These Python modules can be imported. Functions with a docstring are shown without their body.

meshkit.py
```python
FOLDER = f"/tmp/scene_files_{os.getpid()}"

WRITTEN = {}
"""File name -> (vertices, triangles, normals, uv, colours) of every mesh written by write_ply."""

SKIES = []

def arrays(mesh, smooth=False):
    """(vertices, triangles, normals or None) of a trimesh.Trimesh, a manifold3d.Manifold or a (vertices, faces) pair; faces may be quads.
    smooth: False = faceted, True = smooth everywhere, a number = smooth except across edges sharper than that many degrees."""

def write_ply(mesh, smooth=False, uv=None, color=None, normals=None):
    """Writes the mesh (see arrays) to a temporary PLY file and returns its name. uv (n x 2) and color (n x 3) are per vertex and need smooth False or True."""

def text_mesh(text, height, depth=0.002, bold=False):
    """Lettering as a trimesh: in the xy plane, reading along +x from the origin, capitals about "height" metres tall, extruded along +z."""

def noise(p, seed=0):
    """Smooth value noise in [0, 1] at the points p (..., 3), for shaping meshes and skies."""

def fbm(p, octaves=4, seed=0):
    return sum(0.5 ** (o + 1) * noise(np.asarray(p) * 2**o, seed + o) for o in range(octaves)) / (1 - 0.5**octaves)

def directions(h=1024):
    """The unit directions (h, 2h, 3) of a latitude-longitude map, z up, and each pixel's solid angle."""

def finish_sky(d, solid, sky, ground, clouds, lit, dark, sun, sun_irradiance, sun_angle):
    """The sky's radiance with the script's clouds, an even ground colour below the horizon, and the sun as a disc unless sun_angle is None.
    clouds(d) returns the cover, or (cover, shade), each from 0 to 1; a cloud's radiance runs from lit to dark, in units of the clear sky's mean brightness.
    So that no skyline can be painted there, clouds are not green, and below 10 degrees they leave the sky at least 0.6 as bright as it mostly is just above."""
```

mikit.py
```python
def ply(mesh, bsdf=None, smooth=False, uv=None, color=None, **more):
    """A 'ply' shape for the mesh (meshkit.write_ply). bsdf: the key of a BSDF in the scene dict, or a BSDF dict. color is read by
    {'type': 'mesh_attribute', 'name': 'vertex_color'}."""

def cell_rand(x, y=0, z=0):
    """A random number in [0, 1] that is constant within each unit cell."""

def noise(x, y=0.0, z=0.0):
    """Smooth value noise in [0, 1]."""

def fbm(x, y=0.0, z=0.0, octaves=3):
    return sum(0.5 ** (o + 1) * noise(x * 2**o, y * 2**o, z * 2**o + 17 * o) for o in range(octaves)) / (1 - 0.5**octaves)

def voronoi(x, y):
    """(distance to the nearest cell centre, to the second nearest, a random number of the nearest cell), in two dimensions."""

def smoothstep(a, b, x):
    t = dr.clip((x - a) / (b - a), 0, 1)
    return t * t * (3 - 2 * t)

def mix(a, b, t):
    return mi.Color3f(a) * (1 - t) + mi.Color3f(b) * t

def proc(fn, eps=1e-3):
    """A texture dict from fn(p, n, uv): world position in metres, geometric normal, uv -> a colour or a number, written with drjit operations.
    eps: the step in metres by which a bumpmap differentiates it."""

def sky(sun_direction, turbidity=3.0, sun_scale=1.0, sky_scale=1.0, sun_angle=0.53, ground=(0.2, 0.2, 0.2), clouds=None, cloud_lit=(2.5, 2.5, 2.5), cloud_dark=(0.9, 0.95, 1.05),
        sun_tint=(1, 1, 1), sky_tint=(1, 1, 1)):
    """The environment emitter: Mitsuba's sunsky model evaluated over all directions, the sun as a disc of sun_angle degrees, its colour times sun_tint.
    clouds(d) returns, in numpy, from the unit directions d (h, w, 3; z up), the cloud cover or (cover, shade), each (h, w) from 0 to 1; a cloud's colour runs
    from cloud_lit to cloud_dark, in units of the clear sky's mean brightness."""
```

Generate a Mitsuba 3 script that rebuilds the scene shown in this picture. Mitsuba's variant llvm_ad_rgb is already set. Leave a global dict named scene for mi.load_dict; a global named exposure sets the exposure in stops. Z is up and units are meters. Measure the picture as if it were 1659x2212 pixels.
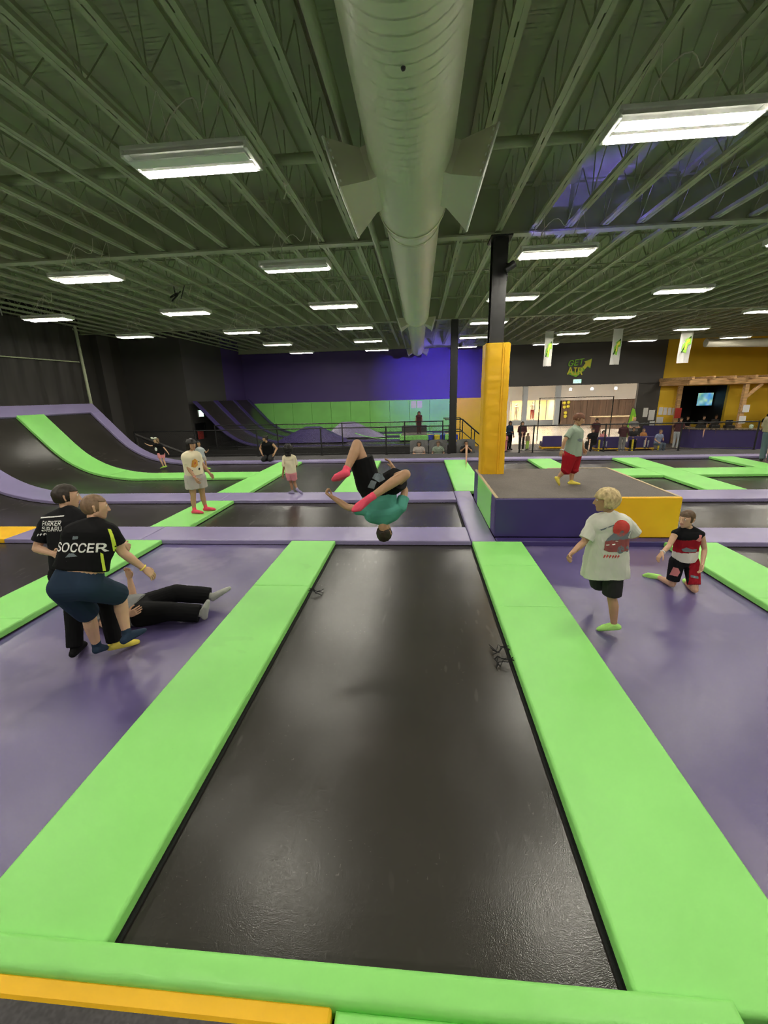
import math, random
import numpy as np
import trimesh
import manifold3d as m3
import mitsuba as mi
import drjit as dr
import mikit, meshkit
from mikit import proc, noise, fbm, smoothstep, mix, cell_rand

T = mi.ScalarTransform4f
PI = math.pi
scene, labels = {}, {}
exposure = 2.42

# ------------------------------------------------------------------ camera, light, exposure
CAM_H = 2.4
YAW, PITCH, ROLL = -0.08944601, 0.27800759, 0.02636075
def camera_matrix():
    c = np.array([math.sin(YAW) * math.cos(PITCH), math.cos(YAW) * math.cos(PITCH), -math.sin(PITCH)])
    r0 = np.array([math.cos(YAW), -math.sin(YAW), 0.0]); d0 = np.cross(c, r0)
    r = r0 * math.cos(ROLL) + d0 * math.sin(ROLL); d = -r0 * math.sin(ROLL) + d0 * math.cos(ROLL)
    m = np.eye(4); m[:3, 0], m[:3, 1], m[:3, 2], m[:3, 3] = -r, -d, c, (0, 0, CAM_H)
    return m
scene['camera'] = {'type': 'perspective', 'fov': 2 * math.degrees(math.atan(829.5 / 890.0)), 'fov_axis': 'x', 'near_clip': 0.05,
                   'to_world': T(camera_matrix().tolist())}
LAMP = (11.0, 10.4, 9.0)              # radiance of the ceiling tubes
MALL_LAMP = (4.2, 3.95, 3.5)

# ------------------------------------------------------------------ helpers
def srgb(*c):
    c = np.array(c, float) / 255.0
    return np.where(c <= 0.04045, c / 12.92, ((c + 0.055) / 1.055) ** 2.4).tolist()

def mat(name, color, rough=0.5, spec=0.5, metallic=0.0, bump=None, bump_scale=0.002, sheen=0.0, eps=1e-3, **more):
    col = proc(color) if callable(color) else {'type': 'rgb', 'value': list(color)}
    b = {'type': 'principled', 'base_color': col, 'roughness': proc(rough) if callable(rough) else rough, 'specular': spec, 'metallic': metallic, **more}
    if sheen: b['sheen'] = sheen
    if bump is not None:
        b = {'type': 'bumpmap', 'arbitrary': proc(bump, eps), 'scale': bump_scale, 'bsdf': b}
    scene[name] = {'type': 'twosided', 'bsdf': b}
    return name

used = {}
def numbered(base):
    n = used.get(base, 0); used[base] = n + 1
    return base if n == 0 else f'{base}_{n:03d}'

def tag(key, label=None, cat=None, group=None, kind=None):
    d = {}
    if label: d['label'] = label
    if cat: d['category'] = cat
    if group: d['group'] = group
    if kind: d['kind'] = kind
    if d: labels[key] = d

def thing(name, label, cat, group=None):
    key = numbered(name); tag(key, label, cat, group); return key

def put(name, mesh, bsdf, parent=None, smooth=False, label=None, cat=None, group=None, kind=None, **kw):
    key = numbered(f'{parent}__{name}' if parent else name)
    scene[key] = mikit.ply(mesh, bsdf, smooth=smooth, **kw)
    tag(key, label, cat, group, kind)
    return key

def copy_of(src, name, parent=None, M=None, label=None, cat=None, group=None, kind=None):
    key = numbered(f'{parent}__{name}' if parent else name)
    scene[key] = {**scene[src]}
    if M is not None: scene[key]['to_world'] = M
    tag(key, label, cat, group, kind)
    return key

def cat(*ms):
    return trimesh.util.concatenate([m for m in ms])

def box(x0, x1, y0, y1, z0, z1):
    b = trimesh.creation.box((abs(x1 - x0), abs(y1 - y0), abs(z1 - z0)))
    b.apply_translation(((x0 + x1) / 2, (y0 + y1) / 2, (z0 + z1) / 2)); return b

def cbox(x0, x1, y0, y1, z0, z1, c=0.01):
    p = []
    for x, sx in ((x0, 1), (x1, -1)):
        for y, sy in ((y0, 1), (y1, -1)):
            for z, sz in ((z0, 1), (z1, -1)):
                p += [(x + sx * c, y + sy * c, z), (x + sx * c, y, z + sz * c), (x, y + sy * c, z + sz * c)]
    return trimesh.convex.convex_hull(np.array(p))

def quad(p):
    return (np.array(p, float), np.array([[0, 1, 2, 3]]))

def tube(path, r, n=6, closed_caps=True):
    path = np.asarray(path, float); m = len(path)
    rs = np.broadcast_to(np.asarray(r, float), (m,))
    t = np.gradient(path, axis=0); t /= np.linalg.norm(t, axis=1, keepdims=True) + 1e-12
    up = np.array([0, 0, 1.0]) if abs(t[0, 2]) < 0.9 else np.array([1.0, 0, 0])
    u = np.cross(t[0], up); u /= np.linalg.norm(u)
    V = []
    for i in range(m):
        u = u - t[i] * (u @ t[i]); u /= np.linalg.norm(u); w = np.cross(t[i], u)
        a = np.arange(n) * 2 * PI / n
        V.append(path[i] + rs[i] * (np.cos(a)[:, None] * u + np.sin(a)[:, None] * w))
    V = np.vstack(V); F = []
    for i in range(m - 1):
        for k in range(n):
            a, b = i * n + k, i * n + (k + 1) % n
            F += [[a, b, b + n], [a, b + n, a + n]]
    if closed_caps:
        V = np.vstack([V, path[0], path[-1]]); c0, c1 = len(V) - 2, len(V) - 1
        for k in range(n):
            F += [[c0, (k + 1) % n, k], [c1, (m - 1) * n + k, (m - 1) * n + (k + 1) % n]]
    return trimesh.Trimesh(V, np.array(F), process=False)

def extrude(poly2d, depth, frame):
    """2-D outline extruded along the frame's third axis; frame = (origin, u, v, w)."""
    from shapely.geometry import Polygon
    m = trimesh.creation.extrude_polygon(poly2d if hasattr(poly2d, 'exterior') else Polygon(poly2d), depth, engine='earcut')
    return place(m, *frame)

def place(m, o, u, v, w=None):
    u, v = np.array(u, float), np.array(v, float); w = np.cross(u, v) if w is None else np.array(w, float)
    M = np.eye(4); M[:3, 0], M[:3, 1], M[:3, 2], M[:3, 3] = u, v, w, o
    m = m.copy(); m.apply_transform(M); return m

def grid(xs, ys, f):
    """height field / warped sheet: f(X, Y) -> (n, 3) points"""
    X, Y = np.meshgrid(xs, ys, indexing='ij'); P = f(X.ravel(), Y.ravel())
    nx, ny = len(xs), len(ys); i = np.arange(nx * ny).reshape(nx, ny)
    q = np.stack([i[:-1, :-1].ravel(), i[1:, :-1].ravel(), i[1:, 1:].ravel(), i[:-1, 1:].ravel()], 1)
    return trimesh.Trimesh(P, np.vstack([q[:, [0, 1, 2]], q[:, [0, 2, 3]]]), process=False)

def edged(a, b, r, step):
    """coordinates from a to b, dense near both ends for a rounded edge"""
    e = r * (1 - np.cos(np.linspace(0, PI / 2, 4)))[:-1]
    n = max(2, int((b - a - 2 * r) / step) + 1)
    return np.concatenate([a + e * 1.0, np.linspace(a + r, b - r, n), (b - e)[::-1]])

def pad_mesh(x0, x1, y0, y1, z=0.0, t=0.075, r=0.022, amp=0.004, seed=0, wr=0.0, warp=None, step=0.12, seams=()):
    """A foam pad: rounded top edges, skirts, soft unevenness, optional wrinkles (wr) and seams across its length; warp bends it."""
    xs, ys = edged(x0, x1, r, min(step, (x1 - x0) / 5)), edged(y0, y1, r, min(step, (y1 - y0) / 5))
    along_y = (y1 - y0) > (x1 - x0)
    if len(seams):
        e = np.array([-.012, -.004, 0, .004, .012])
        if along_y: ys = np.unique(np.concatenate([ys] + [s + e for s in seams]))
        else: xs = np.unique(np.concatenate([xs] + [s + e for s in seams]))
    def top(X, Y):
        dx = np.clip(np.minimum(X - x0, x1 - X), 0, r); dy = np.clip(np.minimum(Y - y0, y1 - Y), 0, r)
        f = lambda d: r * (1 - np.sqrt(np.clip(1 - (1 - d / r) ** 2, 0, 1)))
        Z = z - np.maximum(f(dx), f(dy))
        inner = np.clip(np.minimum(np.minimum(X - x0, x1 - X), np.minimum(Y - y0, y1 - Y)) / 0.06, 0, 1)
        P = np.stack([X, Y, X * 0], -1)
        Z = Z + inner * amp * (meshkit.fbm(P * 2.3, 3, seed) - 0.5) * 2
        if wr:
            a, b = (X, Y) if along_y else (Y, X)
            wob = meshkit.fbm(np.stack([a * 1.5, b * 1.2, a * 0], -1), 2, seed + 7)
            Z = Z + inner * wr * (meshkit.fbm(np.stack([b * 7.0 + a * 2.0 + wob * 3, a * 1.6, a * 0 + seed], -1), 3, seed + 3) - 0.5) * 2
        for s in seams:
            c = Y if along_y else X
            Z = Z - 0.008 * np.exp(-((c - s) / 0.006) ** 2)
        return np.stack([X, Y, Z], -1)
    m = grid(xs, ys, top)
    nx, ny = len(xs), len(ys); i = np.arange(nx * ny).reshape(nx, ny)
    ring = np.concatenate([i[:-1, 0], i[-1, :-1], i[1:, -1][::-1], i[0, 1:][::-1]])
    V = np.array(m.vertices); low = V[ring].copy(); low[:, 2] = z - t
    n0 = len(V); k = len(ring); a = np.arange(k); b = (a + 1) % k
    F = np.vstack([m.faces, np.stack([ring[b], ring[a], n0 + a], 1), np.stack([ring[b], n0 + a, n0 + b], 1)])
    V = np.vstack([V, low])
    if warp is not None: V = warp(V)
    return trimesh.Trimesh(V, F, process=False)

def prism(pts, z0, z1):
    from shapely.geometry import Polygon
    m = trimesh.creation.extrude_polygon(Polygon(pts), z1 - z0, engine='earcut'); m.apply_translation((0, 0, z0)); return m

ORD = ['first', 'second', 'third', 'fourth', 'fifth', 'sixth', 'seventh', 'eighth', 'ninth', 'tenth']

# ------------------------------------------------------------------ materials
def tinted(c, amt=0.12, s=2.0, k=0):
    c = np.array(c)
    def fn(p, n, uv):
        f = fbm(p.x * s + k, p.y * s, p.z * s, 3)
        return mi.Color3f(*[float(v) for v in c]) * (1 - amt + 2 * amt * f)
    return fn

def vinyl_bump(p, n, uv):
    return fbm(p.x * 9, p.y * 9, p.z * 9, 3) + 0.06 * noise(p.x * 260, p.y * 260, p.z * 260)
GREEN, PURPLE, YELLOW = (0.26, 0.69, 0.165), (0.25, 0.215, 0.385), (0.82, 0.46, 0.016)
def green_vinyl(p, n, uv):
    f = fbm(p.x * 1.6, p.y * 1.6, p.z * 1.6, 3)
    scuff = smoothstep(0.80, 0.88, noise(p.x * 3 + 6 * f, p.y * 9 + 4 * f, p.z * 5)) * smoothstep(0.58, 0.75, fbm(p.x * 1.1 + 9, p.y * 1.1, 4.0, 2))
    c = mi.Color3f(*GREEN) * (0.93 + 0.14 * f)
    return mix(c, mi.Color3f(0.16, 0.42, 0.11), scuff * 0.12)
mat('green_vinyl', green_vinyl, 0.42, 0.4, bump=vinyl_bump, bump_scale=0.004)
mat('purple_vinyl', tinted(PURPLE, 0.10, 1.7), 0.33, 0.55, bump=vinyl_bump, bump_scale=0.006)
mat('deep_purple_vinyl', tinted((0.052, 0.036, 0.150), 0.10, 1.7), 0.4, 0.45, bump=vinyl_bump, bump_scale=0.004)
mat('yellow_vinyl', tinted(YELLOW, 0.08, 2.0), 0.42, 0.4, bump=vinyl_bump, bump_scale=0.004)
def weave(p, n, uv):
    return noise(p.x * 330, p.y * 330, 0.0) + 1.2 * fbm(p.x * 2.2, p.y * 2.2, 1.0, 3)
def black_bed(p, n, uv):
    f = fbm(p.x * 0.9, p.y * 0.9, p.z, 3)
    scuff = smoothstep(0.84, 0.93, noise(p.x * 26 + 9 * f, p.y * 5 + 4 * f, 3.0)) * smoothstep(0.52, 0.68, fbm(p.x * 1.3, p.y * 1.3, 8.0, 2))
    speck = smoothstep(0.94, 0.97, noise(p.x * 75, p.y * 75, 5.0)) * smoothstep(0.57, 0.63, fbm(p.x * 3, p.y * 3, 2.0, 2))
    return mix(mi.Color3f(0.031, 0.028, 0.025) * (0.75 + 0.5 * f), mi.Color3f(0.14, 0.13, 0.12), scuff * 0.16 + speck * 0.4)
mat('black_bed', black_bed, 0.21, 0.55, bump=weave, bump_scale=0.0004)
def purple_bed(p, n, uv):
    f = fbm(p.x * 1.1 + 5, p.y * 1.1, p.z, 3)
    dust = smoothstep(0.5, 0.72, fbm(p.x * 1.7, p.y * 1.7 + 11, 3.0, 4))
    return mix(mi.Color3f(0.105, 0.084, 0.205) * (0.8 + 0.4 * f), mi.Color3f(0.20, 0.165, 0.28), dust * 0.4)
mat('purple_bed', purple_bed, 0.22, 0.6, bump=weave, bump_scale=0.0006)
mat('black_webbing', (0.008, 0.008, 0.009), 0.7, 0.2)
mat('black_metal', (0.012, 0.012, 0.013), 0.45, 0.5)
mat('black_paint', tinted((0.024, 0.023, 0.023), 0.15, 0.8), 0.55, 0.4)
mat('dark_paint', tinted((0.058, 0.054, 0.051), 0.12, 0.6), 0.45, 0.4)
mat('charcoal_paint', tinted((0.075, 0.071, 0.069), 0.10, 0.6), 0.42, 0.4)
mat('purple_paint', tinted((0.085, 0.055, 0.200), 0.08, 0.5), 0.5, 0.35)
mat('yellow_paint', tinted((0.86, 0.56, 0.045), 0.05, 0.6), 0.55, 0.3)
def carpet(p, n, uv):
    f = noise(p.x * 90, p.y * 90, 0.0); g = fbm(p.x * 2, p.y * 2, 0.0, 3)
    return mi.Color3f(0.075, 0.072, 0.075) * (0.6 + 0.35 * f + 0.45 * g)
mat('grey_carpet', carpet, 0.9, 0.1)
mat('platform_carpet', lambda p, n, uv: mi.Color3f(0.13, 0.115, 0.105) * (0.75 + 0.3 * noise(p.x * 80, p.y * 80, 0.0) + 0.3 * fbm(p.x * 2.5, p.y * 2.5, 0.0, 3)), 0.85, 0.2)
mat('lobby_floor_finish', tinted((0.10, 0.09, 0.085), 0.2, 1.2), 0.5, 0.4)
mat('steel_paint', tinted((0.385, 0.412, 0.285), 0.08, 1.0), 0.5, 0.35)
mat('deck_paint', tinted((0.385, 0.412, 0.285), 0.08, 1.0), 0.5, 0.35,
    bump=lambda p, n, uv: smoothstep(0.25, 0.40, dr.abs(p.y / 0.15 - dr.floor(p.y / 0.15) - 0.5)), bump_scale=0.02, eps=4e-3)
def duct_bump(p, n, uv):
    a = dr.atan2(p.z - 4.83, p.x + 0.09) / (2 * PI)
    q = p.y / 0.11 + a
    f = q - dr.floor(q)
    return smoothstep(0.0, 0.07, dr.abs(f - 0.5)) * -1.0
mat('duct_paint', tinted((0.68, 0.68, 0.53), 0.05, 1.0), 0.4, 0.4, bump=duct_bump, bump_scale=0.007, eps=3e-3)
mat('diffuser_paint', (0.64, 0.61, 0.50), 0.45, 0.4)
mat('white_metal', (0.75, 0.75, 0.72), 0.4, 0.5)
mat('white_wire', (0.75, 0.72, 0.65), 0.5, 0.4)
mat('paper', (0.78, 0.77, 0.76), 0.7, 0.2)
mat('lamp_glass', (0.9, 0.9, 0.88), 0.3, 0.5)
# ------------------------------------------------------------------ the setting: shell
DECK_Z, JOIST_Z = 6.0, 5.25
put('floor', box(-15.2, 24.5, -6, 28.0, -1.1, -1.0), 'lobby_floor_finish', kind='structure')
put('ceiling', box(-15.2, 24.5, -6, 28.3, DECK_Z, DECK_Z + 0.1), 'deck_paint', kind='structure')
put('wall_left', box(-14.8, -14.6, -6, 20.4, -1, DECK_Z), 'dark_paint', kind='structure')
put('wall_left_block', box(-14.8, -11.5, 20.4, 24.7, -1, DECK_Z), 'charcoal_paint', kind='structure')
put('wall_left_pilaster', box(-14.62, -14.25, 18.55, 19.3, -1, DECK_Z), 'charcoal_paint', kind='structure')
put('wall_left_purple', box(-11.75, -11.5, 24.7, 27.6, -1, DECK_Z), 'purple_paint', kind='structure')
put('wall_back', box(-11.75, 4.15, 27.6, 27.8, -1, DECK_Z), 'purple_paint', kind='structure')
put('wall_back_yellow', box(2.02, 4.15, 27.5, 27.6, -1, 2.05), 'yellow_paint', kind='structure')
# black bulkhead over the entrance with its opening
put('wall_back_black', cat(box(4.15, 14.75, 27.6, 27.9, 2.66, DECK_Z), box(4.15, 5.0, 27.6, 27.8, -1, 2.66), box(13.45, 14.75, 27.7, 27.9, -1, 2.66)), 'charcoal_paint', kind='structure')
# yellow wall with the snack counter's opening
put('wall_back_gold', cat(box(14.75, 24.5, 27.75, 27.95, 2.42, DECK_Z), box(14.75, 15.95, 27.75, 27.95, -1, 2.42), box(18.75, 24.5, 27.75, 27.95, -1, 2.42), box(15.95, 18.75, 27.75, 27.95, -1, 0.1)), 'yellow_paint', kind='structure')
put('wall_right', box(24.4, 24.6, -6, 28, -1, DECK_Z), 'yellow_paint', kind='structure')
put('wall_front', box(-15.2, 24.5, -6.2, -6, -1, DECK_Z), 'charcoal_paint', kind='structure')
# kitchen niche behind the opening
put('wall_kitchen_left', box(15.75, 15.95, 27.95, 31.2, -1, 2.6), 'black_paint', kind='structure')
put('wall_kitchen_right', box(18.75, 18.95, 27.95, 31.2, -1, 2.6), 'black_paint', kind='structure')
put('wall_kitchen_back', box(15.95, 18.75, 31.0, 31.2, -1, 2.6), 'black_paint', kind='structure')
put('ceiling_kitchen', box(15.75, 18.95, 27.95, 31.2, 2.6, 2.7), 'black_paint', kind='structure')
put('floor_kitchen', box(15.75, 18.95, 27.95, 31.2, -1.1, -1.0), 'black_paint', kind='structure')

# roof structure: open-web joists along the hall, girders across it
J0, J1 = -5.5, 27.4
def joist_meshes():
    ch = cat(box(-.058, -.008, J0, J1, JOIST_Z, JOIST_Z + .05), box(.008, .058, J0, J1, JOIST_Z, JOIST_Z + .05),
             *[box(-.01, .01, y - .2, y + .2, JOIST_Z + .004, JOIST_Z + .046) for y in np.arange(J0 + .3, J1, .55)])
    web = [box(-.058, .058, J0, J1, DECK_Z - .05, DECK_Z)]
    P = 1.1
    ys = np.arange(J0 + .2, J1 - P, P)
    for y in ys:
        web += [tube([(0, y, JOIST_Z + .03), (0, y + P / 2, DECK_Z - .03)], .0095, 4, False), tube([(0, y + P / 2, DECK_Z - .03), (0, y + P, JOIST_Z + .03)], .0095, 4, False),
                tube([(0, y, JOIST_Z + .03), (0, y, DECK_Z - .03)], .0085, 4, False)]
    return ch, cat(*web)
ch, web = joist_meshes()
left = [-1.22 - .643 * k for k in range(21)]; right = [1.47 + .627 * k for k in range(36)]
jx = left[::-1] + [-.56, .12, .80] + right
first = None
for x in jx:
    M = T().translate([x, 0, 0])
    if first is None:
        a = put('joist', ch, 'steel_paint', 'ceiling'); b = put('web', web, 'steel_paint', a); first = (a, b)
        scene[a]['to_world'] = M; scene[b]['to_world'] = M
    else:
        a = copy_of(first[0], 'joist', 'ceiling', M); copy_of(first[1], 'web', a, M)
for gy, gz in ((0.0, 5.22), (9.02, 5.20), (18.1, 5.20), (27.25, 5.08)):
    put('girder', cat(box(-15, 24.4, gy - .10, gy + .10, gz, gz + .03), box(-15, 24.4, gy - .012, gy + .012, gz, DECK_Z), box(-15, 24.4, gy - .1, gy + .1, DECK_Z - .03, DECK_Z)), 'steel_paint', 'ceiling')
for by in (3.0, 11.7, 14.6, 21.2, 24.2):
    put('bridging', cat(box(-14.6, 24.4, by - .018, by + .018, JOIST_Z + .05, JOIST_Z + .086), box(-14.6, 24.4, by - .018, by + .018, DECK_Z - .09, DECK_Z - .055)), 'steel_paint', 'ceiling')
k = put('cross_pipe', tube([(-14.6, 6.4, 5.42), (24.3, 6.4, 5.42)], .062, 12), 'steel_paint', None, smooth=True, label='pale painted sprinkler pipe crossing the hall above the joist bottoms', cat='pipe')
k = put('sprinkler_main', tube([(-0.80, -5.5, 5.13), (-0.80, 27, 5.13)], .055, 12), 'steel_paint', None, smooth=True, label='long sprinkler pipe hung under the joists left of the round duct', cat='pipe')
for y in np.arange(0.8, 27, 3.0):
    put('hanger', tube([(-.80, y, 5.18), (-.80, y, 5.95)], .008, 5), 'steel_paint', k)
# ---- round duct with its diffusers
DX, DZ = -0.09, 4.83
duct = thing('round_duct', 'big pale round spiral duct running down the middle of the ceiling', 'duct')
prof = [(-5.5, .44), (6.30, .44), (6.75, .39), (14.3, .39), (14.7, .33), (25.6, .33)]
ys = np.unique(np.concatenate([np.array([p[0] for p in prof]), np.arange(-5.5, 25.6, .5)]))
rs = np.interp(ys, [p[0] for p in prof], [p[1] for p in prof])
a = np.arange(40) * 2 * PI / 40
def ductf(I, J):
    y = np.interp(J, range(len(ys)), ys); r = np.interp(y, ys, rs)
    return np.stack([DX + r * np.cos(I * 2 * PI / 40), y, DZ + r * np.sin(I * 2 * PI / 40)], -1)
put('pipe', grid(np.arange(41), np.arange(len(ys)), ductf), 'duct_paint', duct, smooth=40)
put('end_cap', place(trimesh.creation.cylinder(.33, .02, sections=40), (DX, 25.6, DZ), (1, 0, 0), (0, 0, 1)), 'duct_paint', duct)
for y in (0.0, 6.30, 6.78, 14.28, 14.72):
    r = np.interp(y, ys, rs)
    put('flange', place(trimesh.creation.annulus(r, r + .012, .05, sections=40), (DX, y, DZ), (1, 0, 0), (0, 0, 1)), 'duct_paint', duct)
def diffuser(y, s, L, r, q=1.0):
    # square neck, flared mouth, angled down and outwards
    d = np.array([s * math.cos(math.radians(18)), 0, -math.sin(math.radians(18))]); up = np.array([s * math.sin(math.radians(18)), 0, math.cos(math.radians(18))])
    o = np.array([DX, y, DZ]); yv = np.array([0, 1.0, 0])
    def fr(dist, hw, hl): return [o + d * dist + up * (a * hw) + yv * (b * hl) for a, b in ((-1, -1), (1, -1), (1, 1), (-1, 1))]
    D_ = r + .36 * q
    A, B, C = fr(r - .08, .15 * q, L * .29), fr(r + .05 * q, .15 * q, L * .29), fr(D_, .22 * q, L / 2)
    V = np.array(A + B + C); F = []
    for n0 in (0, 4):
        for i in range(4):
            j = (i + 1) % 4; F += [[n0 + i, n0 + j, n0 + 4 + j], [n0 + i, n0 + 4 + j, n0 + 4 + i]]
    k = put('diffuser', trimesh.Trimesh(V, F, process=False), 'diffuser_paint', duct)
    rim = [o + d * D_ + up * (a * .22 * q) + yv * (b * L / 2) for a, b in ((-1, -1), (1, -1), (1, 1), (-1, 1), (-1, -1))]
    put('rim', cat(*[tube([rim[i], rim[i + 1]], .014, 4) for i in range(4)]), 'white_metal', k)
    bl = [tube([o + d * (D_ - .03) + up * (-.21 + .42 * t) * q - yv * L / 2, o + d * (D_ - .03) + up * (-.21 + .42 * t) * q + yv * L / 2], .009, 4) for t in np.linspace(.1, .9, 6)]
    put('louver', cat(*bl), 'white_metal', k)
for y, r in ((5.42, .44), (15.2, .33), (25.2, .33)):
    for s in (-1, 1): diffuser(y, s, 1.38 if r > .4 else .9, r, 1.0 if r > .4 else .75)
k = put('far_duct', place(trimesh.creation.cylinder(.21, 6.5, sections=24), (17.9, 24, 4.43), (0, 1, 0), (0.03, 0, 1)), 'diffuser_paint', None, smooth=40, label='pale round duct against the yellow wall above the snack counter', cat='duct')

# ---- ceiling lights
from scipy.interpolate import CubicSpline
def lamp_parts():
    h = cat(cbox(-.62, .62, -.21, .21, .035, .075, .008), cbox(-.62, -.585, -.21, .21, -.02, .04, .004), cbox(.585, .62, -.21, .21, -.02, .04, .004), cbox(-.6, .6, -.012, .012, -.015, .04, .004))
    side = lambda s: grid(np.array([-.6, .6]), np.array([0, 1.0]), lambda X, Y: np.stack([X, s * (.19 + .035 * Y), .035 - .045 * Y], -1))
    return h, cat(side(1), side(-1))
hm, rm = lamp_parts()
def tube_row(h=.010, w=.064, e=.575):      # a shallow lens proud of the reflector, open at the top
    t = trimesh.creation.box((2 * e, 2 * w, h)); t.apply_translation((0, 0, -h / 2 - .024))
    t.update_faces(t.face_normals[:, 2] < .5); return t
dm = tube_row()
rng = random.Random(5)
EM = {'type': 'area', 'radiance': {'type': 'rgb', 'value': list(LAMP)}}
LX = [-10.22, -6.22, -2.2, 2.32, 6.35, 11.0, 15.3, 19.4]; LY = [-2.3, 1.2, 4.67, 8.17, 11.62, 15.28, 19.08, 22.9]
COLN = ['third left of the round duct', 'second left of the round duct', 'first left of the round duct', 'first right of the round duct', 'second right of the round duct', 'third right of the round duct', 'fourth right of the round duct', 'fifth right of the round duct']
proto = None
for i, ly in enumerate(LY):
    for j, lx in enumerate(LX):
        if (lx < -8 and ly > 19) or (lx > 12 and ly < 11): continue
        t = thing('high_bay_light', f'white tube light in the {ORD[i]} row away, {COLN[j]}', 'ceiling light', 'tube lights hung from the joists')
        M = T().translate([lx, ly, 4.64])
        if proto is None:
            proto = [put('housing', hm, 'white_metal', t), put('reflector', rm, 'white_metal', t)]
            for s in proto: scene[s]['to_world'] = M
            for q, y in enumerate((-.1, .1)):
                s = put('tube_row', dm, 'lamp_glass', t, emitter=EM); scene[s]['to_world'] = T().translate([lx, ly + y, 4.635]); proto.append(s)
            dark = mikit.ply(dm, 'lamp_glass')
        else:
            copy_of(proto[0], 'housing', t, M); copy_of(proto[1], 'reflector', t, M)
            for q, y in enumerate((-.1, .1)):
                s = copy_of(proto[2], 'tube_row', t, T().translate([lx, ly + y, 4.635]))
                if q == 0 and j == 2 and i in (2, 3): scene[s] = {**dark, 'to_world': T().translate([lx, ly + y, 4.635])}; tag(s, 'unlit tube row')
        w = []
        for s in (-1, 1):
            nx = min(jx, key=lambda q: abs(q - lx - s * .3)); top = (nx, ly + .05, 5.27)
            w += [tube([(lx + s * .52, ly, 4.71), top], .004, 4), tube([(lx + s * .2, ly, 4.71), top], .004, 4)]
        if i > 0:
            c = np.array([(lx - .1, ly + .05, 4.72), (lx - .25, ly + .02, 4.95), (lx - .05 + rng.uniform(-.1, .1), ly, 5.15), (lx + .1, ly + .02, 5.05), (lx + .22, ly + .05, 5.3)])
            from scipy.interpolate import CubicSpline
            w.append(tube(CubicSpline(range(5), c)(np.linspace(0, 4, 14)), .006, 4))
        put('wire', cat(*w), 'white_wire', t)

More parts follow.
